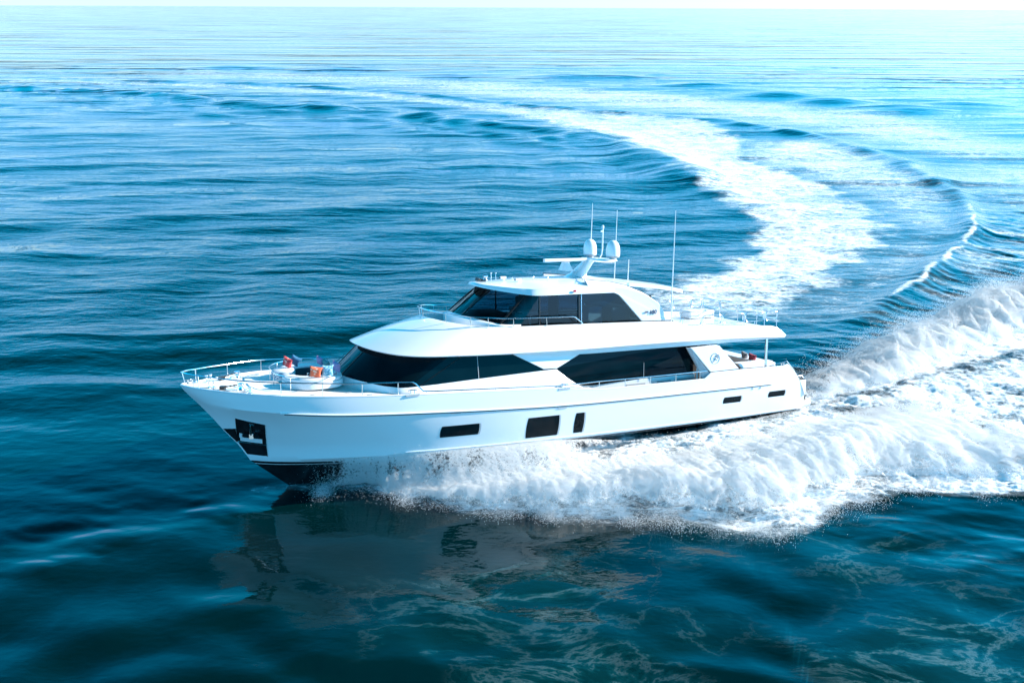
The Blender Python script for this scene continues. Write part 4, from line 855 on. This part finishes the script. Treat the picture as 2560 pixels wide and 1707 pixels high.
def sea_fields(x, y, dr):
    """height, foam and milky-bubble fields of the water at world x, y (dr: local mesh spacing)"""
    h = np.zeros_like(x); rr = np.hypot(x, y)
    calm = .38 + .62 * smoothstep(27, 52, y + .25 * np.abs(x + 5))
    wx, wy = x + 2.2 * perlin(x / 17, y / 17, 3), y + 2.6 * perlin(x / 21, y / 21, 4)
    inturn = 1
    for lam, amp, nx, ny, sd_ in ((17, .13, -.34, .94, 1), (10.5, .12, -.24, .97, 2), (7.2, .05, -.10, 1.0, 3), (4.6, .022, -.30, .95, 4), (3.0, .014, -.1, 1, 5), (2.1, .008, .22, .97, 6)):
        n = math.hypot(nx, ny); ph = 2 * math.pi * (wx * nx + wy * ny) / n / lam
        mod = .55 + .75 * perlin(x / (lam * 4.5), y / (lam * 1.6), 20 + sd_)
        s = np.sin(ph + 2.4 * perlin(x / (lam * 3), y / (lam * 1.3), 30 + sd_))
        h += amp * mod * (s - .25 * np.cos(2 * ph)) * smoothstep(2.2, 4.5, lam / dr) * calm
    h += .05 * fbm(x / 3.2, y / 1.5, 41, 3) * smoothstep(2, 4, 2.0 / dr) * (.35 + .65 * calm)
    for cx, cy, wd, a in FARDARK:
        e = np.exp(-(((x - cx) / (wd * 1.1)) ** 2 + ((y - cy) / 5.) ** 2)); h += 1.0 * a * e
    near = 1 - smoothstep(29, 36, y + .12 * np.abs(x))
    for lam, amp, nx, ny, sd_ in ((4.2, .07, -.5, .9, 7), (2.6, .048, .35, .95, 8), (1.5, .022, -.1, 1, 9), (.8, .007, .3, .95, 10)):
        n = math.hypot(nx, ny); h += near * amp * (.6 + .9 * perlin(x / (lam * 2), y / (lam * 1.2), 40 + sd_)) * np.sin(2 * math.pi * (x * nx + y * ny) / n / lam + 2.5 * perlin(x / (lam * 1.6), y / (lam * 1.2), 45 + sd_))
    ins = inside(x, y, [tuple(p) for p in INNER] + [(-400, 236), (-400, 15), (9, 15)])
    dc, tcv = dline(x, y, INNER); dc = dc + 2.0 * perlin(x / 14, y / 14, 48)
    for lam, amp in ((11.5, .16), (6.8, .035)):
        h += np.where(ins, 1, 0) * amp * smoothstep(2.2, 4.5, lam / dr) * calm * np.exp(-dc / 75) * smoothstep(2, 9, dc) * (.75 + .7 * perlin(x / 26, y / 10, 49 + int(lam))) * np.sin(2 * math.pi * dc / lam)
    # --- wave ridges left by the turn
    wob = 1.2 * perlin(x / 6, y / 6, 51)
    d, t = dline(x + wob, y + wob, RIDGE_IN); h += (.75 + .25 * perlin(x / 9, y / 9, 52)) * np.exp(-(d / 3.0) ** 2) * smoothstep(0, .08, t)
    for off, a in ((-9, .38), (-17, .26), (9, .16)):
        d, t = dline(x + wob, y - off + wob, RIDGE_IN); h += a * (.6 + .8 * perlin(x / 11, y / 7, 53)) * np.exp(-(d / 2.4) ** 2)
    do, to = dline(x + .5 * wob, y + .5 * wob, OUTER)
    h += (.42 + .16 * perlin(x / 9, y / 9, 54)) * np.exp(-(do / np.where(y < 100, 1.1, 1.9)) ** 2) * smoothstep(0, .05, to) * (1 - .3 * smoothstep(.5, .9, to))
    ds, ts = dline(x, y, STERNL); h += .34 * np.exp(-(ds / 1.0) ** 2) * smoothstep(0, .1, ts) * (.8 + .6 * perlin(x / 3, y / 3, 55))
    fan = soft(x, y, FAN, 3)
    c, s_ = .62, .78; u = x * c + y * s_; v = -x * s_ + y * c
    h += fan * smoothstep(2, 4, 1.6 / dr) * (.065 * np.sin(2 * math.pi * (u + 1.2 * perlin(x / 4, y / 4, 57)) / 1.3) * (.5 + .9 * perlin(u / 3, v / 6, 58)) + .10 * fbm(u / .7, v / 2.8, 59, 4))
    # --- foam
    wb = np.stack([1.6 * perlin(x / 3.1, y / 3.1, 61) + .7 * perlin(x / 1.1, y / 1.1, 62), 2.0 * perlin(x / 3.7, y / 3.7, 63) + .8 * perlin(x / 1.2, y / 1.2, 64)])
    X, Y = x + wb[0], y + wb[1]
    foam = np.zeros_like(x)
    core = soft(X, Y, CORE, 1.2); band = soft(X, Y, BAND, 2.0); ob = soft(X, Y, OUTBAND, 12)
    di, ti = dline(X, Y, INNER)
    patch_ = .5 + 1.0 * perlin(x / 9, y / 13, 66)
    foam = np.maximum(foam, (.72 + .18 * perlin(x / 4, y / 6, 74)) * core * smoothstep(.2, .6, core))
    foam = np.maximum(foam, band * (.70 + .14 * np.exp(-di / 7) + .12 * perlin(x / 7, y / 12, 65) + .12 * perlin(x / 2.5, y / 4, 67)) * (1 - .34 * smoothstep(135, 200, y)))
    foam = np.maximum(foam, soft(X, Y, GAP, 7) * (.56 + .16 * smoothstep(80, 125, y) + .14 * perlin(x / 5, y / 8, 60)))
    foam = np.maximum(foam, ob * (.56 + .08 * patch_) * (1 - .25 * smoothstep(20, -60, x)))
    foam = np.maximum(foam, (.68 - .30 * smoothstep(110, 180, y)) * np.exp(-(di / (1.0 + .012 * y)) ** 2) * smoothstep(80, 90, y))
    dk_, tk_ = dline(x + wob * .5 + .25 * wb[0], y + wob * .5 + .25 * wb[1], OUTER)
    foam = np.maximum(foam, (.80 * (1 - smoothstep(72, 96, y)) * smoothstep(54, 60, y) + .35 * smoothstep(50, 58, y)) * np.exp(-(dk_ / .30) ** 2) * (.75 + .6 * perlin(x / 2.2, y / 2.2, 75)))
    foam = np.maximum(foam, soft(X, Y, [(46, 88), (51, 107), (58, 112), (80, 122), (120, 150), (110, 110), (75, 85), (58, 74)], 12) * (.54 + .1 * perlin(x / 8, y / 10, 76)))
    foam = np.maximum(foam, .62 * fan * (.60 + .7 * perlin(u / 1.4, v / 5, 68)))
    wx_ = .35 * wb
    wash = soft(x + wx_[0], y + wx_[1], WASH, .5); far = soft(x + wx_[0], y + wx_[1], FARWASH, .7)
    foam = np.maximum(foam, wash * (.80 + .20 * perlin(x / 3.5, y / 2.2, 69) + .14 * perlin(x / 1.2, y / .8, 70) - .16 * np.exp(-(ds / .55) ** 2) * smoothstep(0, .2, ts) + .16 * billow(x / 2.6, y / 1.6, 78, 4) - .12 * smoothstep(30, 60, x)))
    foam = np.maximum(foam, .95 * far)
    h += (band * .5 + core + ob * .15) * (.10 * fbm(x / 2.2, y / 1.6, 71, 4)) * smoothstep(1.8, 4, 1.6 / dr)
    h += np.maximum(wash, far) * (.50 * billow(x / 2.4, y / 1.6, 72, 5, .6) - .05) * smoothstep(1.5, 4, 1.5 / dr)
    dstem, _ = dline(x + .3 * wb[0], y + .2 * wb[1], [(-10.4, 31.2), (-9.6, 31.35), (-8.0, 31.3)]); foam = np.maximum(foam, .42 * np.exp(-(dstem / .4) ** 2))
    milk = soft(x, y, MILK, 4); milk = np.maximum(milk, .9 * np.maximum(band * .8, core)); milk = np.maximum(milk, np.maximum(wash, far)); milk = np.maximum(milk, .5 * ob); milk = np.maximum(milk, .6 * fan)
    ruff = .09 + .91 * smoothstep(30, 60, y + .2 * np.abs(x + 5))
    return h, np.clip(foam, 0, 1), milk, ruff

def np_mesh(name, V, n, m, attrs=None, wrap=False):
    me = bpy.data.meshes.new(name); V = np.ascontiguousarray(V.reshape(-1, 3), np.float32)
    i, j = np.meshgrid(np.arange(n - 1), np.arange(m - 1), indexing='ij'); a = (i * m + j).ravel()
    F = np.stack([a, a + 1, a + m + 1, a + m], 1).astype(np.int32)
    return np_faces(me, V, F, attrs)
def np_faces(me, V, F, attrs=None):
    k = F.shape[1]; me.vertices.add(len(V)); me.vertices.foreach_set('co', np.asarray(V, np.float32).ravel())
    me.loops.add(F.size); me.loops.foreach_set('vertex_index', F.ravel().astype(np.int32)); me.polygons.add(len(F))
    me.polygons.foreach_set('loop_start', np.arange(0, F.size, k, dtype=np.int32))
    me.update(calc_edges=True)
    for nme, val in (attrs or {}).items():
        at = me.attributes.new(nme, 'FLOAT', 'POINT'); at.data.foreach_set('value', np.asarray(val, np.float32).ravel())
    return me

# --- sheet: rows at equal angles below the horizon, columns at equal bearings
td = np.r_[np.linspace(1.6, .62, 70)[:-1], np.linspace(.62, .0125, 760)]
rad = np.r_[CAM_H / td, [1900, 2600, 3600, 5200, 8000, 13000, 25000, 60000]]
drr = np.gradient(rad)
az = np.r_[np.linspace(-110, -42, 36)[:-1], np.linspace(-42, 42, 1000), np.linspace(42, 110, 36)[1:]] * math.pi / 180
RA, AZ = np.meshgrid(rad, az, indexing='ij'); gx, gy = RA * np.sin(AZ), RA * np.cos(AZ)
DR = np.repeat(drr[:, None], len(az), 1); coarse = np.abs(AZ) > R(42.5); DR = np.where(coarse, np.maximum(DR, RA * .034), DR)
DR = np.maximum(DR, RA * .0015)
hh, fo, mk, rf = sea_fields(gx, gy, np.maximum(DR, .12))
hh *= 1 - smoothstep(900, 1700, RA)
Vs = np.stack([gx, gy, hh], -1)
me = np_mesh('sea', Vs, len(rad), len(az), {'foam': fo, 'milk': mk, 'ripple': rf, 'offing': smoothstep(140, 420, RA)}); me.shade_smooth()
sea = bpy.data.objects.new('sea', me); C.objects.link(sea); tag(sea, kind='structure')

def mth(m, op, a, b=None, c=None, clamp=False):
    n = nd(m, 'ShaderNodeMath', operation=op); n.use_clamp = clamp
    for i, q in enumerate((a, b, c)):
        if q is None: continue
        if isinstance(q, (int, float)): n.inputs[i].default_value = q
        else: lk(m, q, n.inputs[i])
    return n.outputs[0]
def sea_mat():
    m = bpy.data.materials.new('sea_water'); m.use_nodes = True; b = bsdf(m); N = m.node_tree; out = N.nodes['Material Output']
    tc = nd(m, 'ShaderNodeTexCoord'); pos = tc.outputs['Object']
    def noise(sc, stretch, det=4, rough=.55, dist=0, rz=0):
        mp = nd(m, 'ShaderNodeMapping'); mp.inputs['Scale'].default_value = stretch; mp.inputs['Rotation'].default_value = (0, 0, rz); lk(m, pos, mp.inputs[0])
        n = nd(m, 'ShaderNodeTexNoise'); n.inputs['Scale'].default_value = sc; n.inputs['Detail'].default_value = det; n.inputs['Roughness'].default_value = rough; n.inputs['Distortion'].default_value = dist
        lk(m, mp.outputs[0], n.inputs['Vector']); return n.outputs['Fac']
    # distance from the boat's waters: ripples are measured in metres everywhere, the far sea carries longer waves
    n1 = noise(.9, (.55, 1.5, 1), 5, .6, .3, R(-8)); n2 = noise(.16, (.36, 1.7, 1), 3, .5, .7, R(-13)); n3 = noise(3.2, (.6, 1.3, 1), 3, .6, .2, R(5))
    n4 = noise(.030, (.26, 1.9, 1), 3, .55, .3, R(-6)); rp_ = nd(m, 'ShaderNodeAttribute'); rp_.attribute_name = 'ripple'
    of_ = nd(m, 'ShaderNodeAttribute'); of_.attribute_name = 'offing'; n5 = noise(.034, (.22, 2.2, 1), 4, .6, .2, R(-4)); sp4 = nd(m, 'ShaderNodeMapRange'); sp4.interpolation_type = 'SMOOTHSTEP'; sp4.inputs['From Min'].default_value = .52; sp4.inputs['From Max'].default_value = .72; lk(m, n5, sp4.inputs['Value'])
    hsum = mth(m, 'ADD', mth(m, 'MULTIPLY', n1, .075), mth(m, 'ADD', mth(m, 'MULTIPLY', n2, .26), mth(m, 'MULTIPLY', n3, .022)))
    hsum = mth(m, 'ADD', mth(m, 'MULTIPLY', hsum, rp_.outputs['Fac']), mth(m, 'ADD', mth(m, 'MULTIPLY', n4, 1.5), mth(m, 'MULTIPLY', of_.outputs['Fac'], mth(m, 'MULTIPLY', sp4.outputs[0], 2.6))))
    n6 = noise(2.4, (.7, 1.4, 1), 2, .5, .3, R(12)); hsum = mth(m, 'ADD', hsum, mth(m, 'MULTIPLY', n6, .010))
    bp = nd(m, 'ShaderNodeBump'); bp.inputs['Strength'].default_value = 1.0; bp.inputs['Distance'].default_value = 1.0; lk(m, hsum, bp.inputs['Height'])
    at = nd(m, 'ShaderNodeAttribute'); at.attribute_name = 'foam'; mk_ = nd(m, 'ShaderNodeAttribute'); mk_.attribute_name = 'milk'
    # body colour: clear deep blue, turquoise where bubbles hang in the water
    c1 = noise(.06, (.6, 1.4, 1), 3, .5); deep = nd(m, 'ShaderNodeValToRGB'); deep.color_ramp.elements[0].position = .35; deep.color_ramp.elements[1].position = .7
    deep.color_ramp.elements[0].color = (.0001, .009, .0105, 1); deep.color_ramp.elements[1].color = (.0001, .016, .018, 1); lk(m, c1, deep.inputs[0])
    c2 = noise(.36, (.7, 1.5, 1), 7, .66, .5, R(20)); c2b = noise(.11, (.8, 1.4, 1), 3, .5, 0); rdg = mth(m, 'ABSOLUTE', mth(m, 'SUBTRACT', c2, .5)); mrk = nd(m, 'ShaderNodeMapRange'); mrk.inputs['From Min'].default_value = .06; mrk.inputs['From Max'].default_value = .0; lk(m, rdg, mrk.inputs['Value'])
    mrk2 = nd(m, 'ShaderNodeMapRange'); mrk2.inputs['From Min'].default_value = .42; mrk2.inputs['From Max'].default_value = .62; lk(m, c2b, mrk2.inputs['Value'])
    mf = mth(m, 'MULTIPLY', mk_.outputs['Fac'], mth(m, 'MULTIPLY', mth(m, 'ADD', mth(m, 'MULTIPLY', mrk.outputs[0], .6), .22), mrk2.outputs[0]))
    body = nd(m, 'ShaderNodeMixRGB'); body.inputs[2].default_value = (.006, .105, .120, 1); lk(m, mf, body.inputs[0]); lk(m, deep.outputs[0], body.inputs[1])
    lk(m, body.outputs[0], b.inputs['Base Color']); b.inputs['Roughness'].default_value = .03; b.inputs['IOR'].default_value = 1.48; lk(m, bp.outputs[0], b.inputs['Normal'])
    # foam: lace of bubbles where the foam field is high
    f1 = noise(1.1, (.6, 1.6, 1), 8, .70, .6, R(-12)); f2 = noise(3.6, (.8, 1.6, 1), 5, .7, .4, R(10)); fb = noise(.26, (.7, 1.5, 1), 4, .6, .5)
    fn = mth(m, 'ADD', mth(m, 'MULTIPLY', f1, .50), mth(m, 'ADD', mth(m, 'MULTIPLY', f2, .36), mth(m, 'MULTIPLY', fb, .14)))
    fs = nd(m, 'ShaderNodeMapRange'); fs.inputs['From Min'].default_value = .36; fs.inputs['From Max'].default_value = .64; lk(m, fn, fs.inputs['Value'])
    thr = mth(m, 'SUBTRACT', 1.0, at.outputs['Fac'])
    mask = mth(m, 'MULTIPLY', mth(m, 'SUBTRACT', fs.outputs[0], thr), 2.4, clamp=True)
    veil = mth(m, 'MULTIPLY', mth(m, 'SUBTRACT', at.outputs['Fac'], .22, clamp=True), 1.15)   # thin aerated film between the flecks
    mask = mth(m, 'ADD', mth(m, 'MULTIPLY', mask, .60), mth(m, 'MULTIPLY', veil, fs.outputs[0]), clamp=True)
    mask = mth(m, 'MULTIPLY', mask, mth(m, 'GREATER_THAN', at.outputs['Fac'], .04))
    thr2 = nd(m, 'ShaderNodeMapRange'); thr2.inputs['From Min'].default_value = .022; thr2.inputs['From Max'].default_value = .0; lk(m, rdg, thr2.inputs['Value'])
    lace = mth(m, 'MULTIPLY', mth(m, 'MULTIPLY', thr2.outputs[0], mrk2.outputs[0]), mth(m, 'MULTIPLY', mk_.outputs['Fac'], .09)); mask = mth(m, 'ADD', mask, lace, clamp=True)  # foam threads, also painting in net-like highlights on the near ripples
    fd = nd(m, 'ShaderNodeBsdfDiffuse'); fd.inputs['Color'].default_value = (.86, .89, .91, 1)
    fbump = nd(m, 'ShaderNodeBump'); fbump.inputs['Strength'].default_value = .8; fbump.inputs['Distance'].default_value = .25; lk(m, fn, fbump.inputs['Height']); lk(m, fbump.outputs[0], fd.inputs['Normal'])
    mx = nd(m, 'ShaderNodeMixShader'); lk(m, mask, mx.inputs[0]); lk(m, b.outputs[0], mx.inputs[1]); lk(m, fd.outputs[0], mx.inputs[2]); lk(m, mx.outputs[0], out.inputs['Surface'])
    return m
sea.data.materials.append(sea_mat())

# ====================================================================== spray
def spray_mat(name, seedoff):
    m = bpy.data.materials.new(name); m.use_nodes = True; N = m.node_tree; N.nodes.remove(bsdf(m)); out = N.nodes['Material Output']
    d = nd(m, 'ShaderNodeBsdfPrincipled'); d.inputs['Base Color'].default_value = (.97, .97, .97, 1); d.inputs['Roughness'].default_value = 1; d.inputs['Specular IOR Level'].default_value = 0
    d.inputs['Subsurface Weight'].default_value = 1; d.inputs['Subsurface Radius'].default_value = (1, 1, 1); d.inputs['Subsurface Scale'].default_value = .40; t = nd(m, 'ShaderNodeBsdfTranslucent'); t.inputs[0].default_value = (.97, .98, .98, 1)
    m1 = nd(m, 'ShaderNodeMixShader'); m1.inputs[0].default_value = .55; lk(m, d.outputs[0], m1.inputs[1]); lk(m, t.outputs[0], m1.inputs[2])
    tr = nd(m, 'ShaderNodeBsdfTransparent'); at = nd(m, 'ShaderNodeAttribute'); at.attribute_name = 'dens'
    tc = nd(m, 'ShaderNodeTexCoord'); n = nd(m, 'ShaderNodeTexNoise'); n.inputs['Scale'].default_value = 9; n.inputs['Detail'].default_value = 9; n.inputs['Roughness'].default_value = .78; lk(m, tc.outputs['Object'], n.inputs['Vector'])
    n2 = nd(m, 'ShaderNodeTexNoise'); n2.inputs['Scale'].default_value = 1.1; n2.inputs['Detail'].default_value = 4; lk(m, tc.outputs['Object'], n2.inputs['Vector'])
    nn = mth(m, 'ADD', mth(m, 'MULTIPLY', n.outputs['Fac'], .7), mth(m, 'MULTIPLY', n2.outputs['Fac'], .3))
    fs = nd(m, 'ShaderNodeMapRange'); fs.inputs['From Min'].default_value = .30; fs.inputs['From Max'].default_value = .70; lk(m, nn, fs.inputs['Value'])
    k = mth(m, 'MULTIPLY', mth(m, 'SUBTRACT', fs.outputs[0], mth(m, 'SUBTRACT', 1.0, at.outputs['Fac'])), 4.0, clamp=True)
    bp = nd(m, 'ShaderNodeBump'); bp.inputs['Strength'].default_value = 1.0; bp.inputs['Distance'].default_value = .16; lk(m, nn, bp.inputs['Height']); lk(m, bp.outputs[0], d.inputs['Normal'])
    mx = nd(m, 'ShaderNodeMixShader'); lk(m, k, mx.inputs[0]); lk(m, tr.outputs[0], mx.inputs[1]); lk(m, m1.outputs[0], mx.inputs[2]); lk(m, mx.outputs[0], out.inputs['Surface']); return m
SPRAY = spray_mat('white_spray', 0)
def drop_mat():
    m = bpy.data.materials.new('flying_drops'); m.use_nodes = True; N = m.node_tree; N.nodes.remove(bsdf(m)); out = N.nodes['Material Output']
    d = nd(m, 'ShaderNodeBsdfDiffuse'); d.inputs[0].default_value = (.92, .94, .95, 1); t = nd(m, 'ShaderNodeBsdfTranslucent'); t.inputs[0].default_value = (.95, .96, .97, 1)
    x = nd(m, 'ShaderNodeMixShader'); x.inputs[0].default_value = .5; lk(m, d.outputs[0], x.inputs[1]); lk(m, t.outputs[0], x.inputs[2]); lk(m, x.outputs[0], out.inputs['Surface']); return m
DROP = drop_mat()
TET = np.array([(1, 1, 1), (1, -1, -1), (-1, 1, -1), (-1, -1, 1)], float) / math.sqrt(3)
def droplets(P, S):
    """small four-faced drops at P with radius S"""
    n = len(P); q = rng.normal(size=(n, 4)); q /= np.linalg.norm(q, axis=1)[:, None]; w_, x, y, z = q.T
    RM = np.stack([1 - 2 * (y * y + z * z), 2 * (x * y - z * w_), 2 * (x * z + y * w_), 2 * (x * y + z * w_), 1 - 2 * (x * x + z * z), 2 * (y * z - x * w_), 2 * (x * z - y * w_), 2 * (y * z + x * w_), 1 - 2 * (x * x + y * y)], 1).reshape(n, 3, 3)
    V = np.einsum('nij,kj->nki', RM, TET) * S[:, None, None] + P[:, None, :]
    F = np.array([(0, 1, 2), (0, 3, 1), (0, 2, 3), (1, 3, 2)]); F = (F[None] + 4 * np.arange(n)[:, None, None]).reshape(-1, 3)
    return V.reshape(-1, 3), F
def spray_object(name, G, dens, drops, label):
    """a foam sheet (n x m points) plus its flying drops, as one uncountable mass"""
    n, m = G.shape[:2]; i, j = np.meshgrid(np.arange(n - 1), np.arange(m - 1), indexing='ij'); a = (i * m + j).ravel()
    F = np.r_[np.stack([a, a + 1, a + m + 1], 1), np.stack([a, a + m + 1, a + m], 1)]
    Vd, Fd = droplets(*drops); V = np.r_[G.reshape(-1, 3), Vd]; F = np.r_[F, Fd + n * m]
    dn = np.r_[dens.ravel(), np.ones(len(Vd))]
    me = np_faces(bpy.data.meshes.new(name), V, F, {'dens': dn}); me.shade_smooth(); me.materials.append(SPRAY); me.materials.append(DROP); mi = np.zeros(len(F), np.int32); mi[-len(Fd):] = 1; me.polygons.foreach_set('material_index', mi)
    o = bpy.data.objects.new(name, me); C.objects.link(o); tag(o, label, 'spray', kind='stuff'); return o

# --- port bow wave: thrown from the chine outwards, breaking into a white front
nu, nv = 640, 120
bx = np.r_[np.linspace(25.7, -.5, 460), np.linspace(-.5, -24, 180)]
hin = b2w(np.stack([bx, np.where(bx > .5, chine_w(np.maximum(bx, .5)), 3.1) - .02, np.where(bx > .5, chine_z(np.maximum(bx, .5)), 1.16)], 1))
zin = np.interp(bx, [-24, -6, 0, 5, 9, 11.5, 13.5, 16, 19, 22, 25, 25.4, 25.7], [.3, .25, .05, .05, .15, .35, .85, 1.30, 1.52, 1.75, 1.98, 1.95, 1.85])
ed = catmull(LOWEDGE, 8); be = (np.c_[ed, np.zeros(len(ed))] - BN[:3, 3]) @ BN[:3, :3]     # edge in boat coordinates, for matching by x
order = np.argsort(be[:, 0]); ex = np.interp(bx, be[order, 0], ed[order, 0]); ey = np.interp(bx, be[order, 0], ed[order, 1])
v = np.linspace(0, 1, nv); U = np.arange(nu)[:, None] / nu
gx = hin[:, 0][:, None] * (1 - v) + ex[:, None] * v; gy = hin[:, 1][:, None] * (1 - v) + ey[:, None] * v
jag = np.clip(v, 0, 1)[None] ** 2; gx = gx + jag * .9 * perlin(gx / 1.3, gy / 1.3, 81); gy = gy + jag * (.8 * perlin(gx / 1.1, gy / 1.4, 82) + .35 * perlin(gx / .4, gy / .4, 83))
Hc = np.interp(bx, [-24, -14, -6, 0, 4, 8, 12, 16, 19, 22, 24, 26.6], [.4, .5, .7, .95, 1.2, 1.3, 1.2, .9, .6, .36, .18, .05])[:, None]
tc_ = np.interp(bx, [-24, 0, 12, 18, 24], [.6, .62, .66, .66, .6])[:, None]
base_h = zin[:, None] * (1 - smoothstep(0, .55, v))[None] * (1 - .15 * np.sin(np.pi * v))[None]
ss = np.cumsum(np.r_[0, np.hypot(np.diff(gx[:, 60]), np.diff(gy[:, 60]))])[:, None]; tt = v[None] * np.hypot(ex - hin[:, 0], ey - hin[:, 1])[:, None]
streak = perlin(ss / .55 + .35 * tt, tt / 2.6, 101) + .6 * perlin(ss / .24 + .5 * tt, tt / 1.5, 102)
crest = Hc * np.exp(-((v[None] - tc_) / np.where(v[None] < tc_, .30, .22)) ** 2) * (1 - smoothstep(.82, 1, v))[None]
bil = billow(gx / 1.7, gy / 1.7, 84, 5, .55) - .22
bil2 = .5 * bil + .30 * streak + .5 * (billow(gx / .45, gy / .45, 85, 3, .6) - .22)
z = base_h + crest * (1 + .25 * bil + .35 * perlin(gx / 3, gy / 3, 87)) + .22 * bil2 * np.minimum(1, Hc + .1) * smoothstep(.1, .4, v)[None] * (1 - smoothstep(.9, 1, v))[None] - .10 * smoothstep(.93, 1, v)[None] + .03
thin = np.exp(-((v[None] - .20) / .26) ** 2) * np.interp(bx, [8, 12, 14, 23.5, 25.7], [0, .5, 1, .95, .6])[:, None]
z = z + .16 * (billow(gx / .35, gy / .35, 88, 3, .6) - .2) * np.exp(-((v[None] - .22) / .2) ** 2) * smoothstep(9, 14, bx)[:, None]
gap = np.exp(-((v[None] - .10) / .10) ** 2) * np.interp(bx, [-3, 1, 12, 15], [0, 1, 1, 0])[:, None]
dens = 1.0 - .22 * thin - .75 * gap - .95 * smoothstep(.70, 1.0, v)[None] + .22 * streak * smoothstep(.45, .9, v)[None] + .12 * streak - .62 * smoothstep(23.6, 25.7, bx)[:, None] - (.95 * smoothstep(-1, -10, bx)[:, None]) * (1 - .55 * np.exp(-((v[None] - .7) / .18) ** 2))
dens = dens + .15 * perlin(gx / 1.2, gy / 1.2, 86)
G = np.stack([gx, gy, z], -1)
def pick(G, wgt, n):
    p = wgt.ravel() / wgt.sum(); k = rng.choice(len(p), n, p=p); return G.reshape(-1, 3)[k] + rng.normal(scale=.05, size=(n, 3))
wc = (crest / 1.5) ** 1 * np.exp(-((v[None] - .8) / .16) ** 2) + .05; n1 = 50000
P1 = pick(G, wc, n1); P1[:, 2] += rng.exponential(.13, n1); P1[:, :2] += rng.normal(scale=.16, size=(n1, 2))
we = np.exp(-((v[None] - .97) / .05) ** 2) * np.ones((nu, 1)); n2 = 45000
P2 = pick(G, we, n2); P2[:, 2] = np.abs(P2[:, 2]) + rng.exponential(.10, n2); P2[:, :2] += rng.normal(scale=.22, size=(n2, 2)); P2[:, 1] -= rng.exponential(.12, n2)
# fine drops flung forward of the sheet under the flare of the bow
n3 = 7000; t = rng.random(n3) ** .8; k = (t * 170).astype(int); P3 = np.stack([hin[k, 0] * .5 + ex[k] * .5, hin[k, 1] * .35 + ey[k] * .65, .15 + 0 * t], 1)
P3 += rng.normal(scale=1, size=(n3, 3)) * np.array([.5, .45, .18]); P3[:, 2] = np.abs(P3[:, 2]) + .05
Pd = np.r_[P1, P2, P3]; Sd = np.r_[rng.uniform(.005, .017, n1), rng.uniform(.005, .018, n2), rng.uniform(.005, .014, n3)]
spray_object('bow_spray', G, dens, (Pd, Sd), 'white bow wave and spray thrown out along the near side of the yacht')

# --- starboard wave rolling out beyond the stern
nu, nv = 420, 110
rl = catmull([(14.4, 41.0), (17.2, 42.4), (20.6, 44.8), (24.5, 47.6), (29, 50.8), (35, 54.8), (43, 59.5), (56, 66)], 20); rl = resample(rl, nu)
tg = np.gradient(rl, axis=0); tg /= np.linalg.norm(tg, axis=1)[:, None]; nm = np.stack([-tg[:, 1], tg[:, 0]], 1)   # away from the camera
sx = rl[:, 0]; half_n = np.interp(sx, [14.4, 20, 28, 40, 56], [1.6, 2.6, 3.2, 4.0, 5]); half_f = np.interp(sx, [14.4, 20, 28, 40, 56], [.9, 1.8, 2.4, 3, 4])
v = np.linspace(-1, 1, nv)[None]; off = np.where(v < 0, v * half_n[:, None], v * half_f[:, None])
gx = rl[:, 0][:, None] + nm[:, 0][:, None] * off; gy = rl[:, 1][:, None] + nm[:, 1][:, None] * off
Hr = np.interp(sx, [14.4, 16, 18, 21, 25, 29, 34, 42, 56], [.10, .40, .7, 1.05, 1.45, 1.75, 1.9, 1.8, 1.5])[:, None] * (1 + .22 * perlin(sx / 2.3, sx * 0, 91))[:, None]
prof = (1 - np.abs(v) ** 1.7) ** 1.2; bil = billow(gx / 2.0, gy / 2.0, 92, 5, .55) - .22
z = Hr * prof * (1 + .45 * bil + .4 * perlin(gx / 3.4, gy / 3.4, 96)) + .32 * (bil + .5 * (billow(gx / .5, gy / .5, 97, 3, .6) - .22)) * prof + .02
jx = .5 * perlin(gx / 1.1, gy / 1.1, 93); gx = gx + jx; gy = gy + .5 * perlin(gx / 1.2, gy / 1.2, 94)
dens = 1.02 - .85 * smoothstep(.6, 1, np.abs(v)) + .22 * perlin(gx / 1.1, gy / 1.1, 95) - .22 * smoothstep(.0, .8, v) - .4 * (1 - smoothstep(14.4, 18, sx))[:, None]
G = np.stack([gx, gy, z], -1); wc = np.exp(-((v - .1) / .35) ** 2) * (Hr + .2); n1 = 90000
P1 = pick(G, wc, n1); P1[:, 2] += rng.exponential(.26, n1); P1[:, :2] += rng.normal(scale=.3, size=(n1, 2))
n2 = 6000; P2 = pick(G, np.exp(-((v - .9) / .12) ** 2) * np.ones((nu, 1)), n2); P2[:, 2] = np.abs(P2[:, 2]) + rng.exponential(.25, n2); P2[:, :2] += rng.normal(scale=.4, size=(n2, 2))
spray_object('stern_spray', G, dens, (np.r_[P1, P2], rng.uniform(.006, .022, n1 + n2)), 'tall white wave of spray rolling out behind the stern')
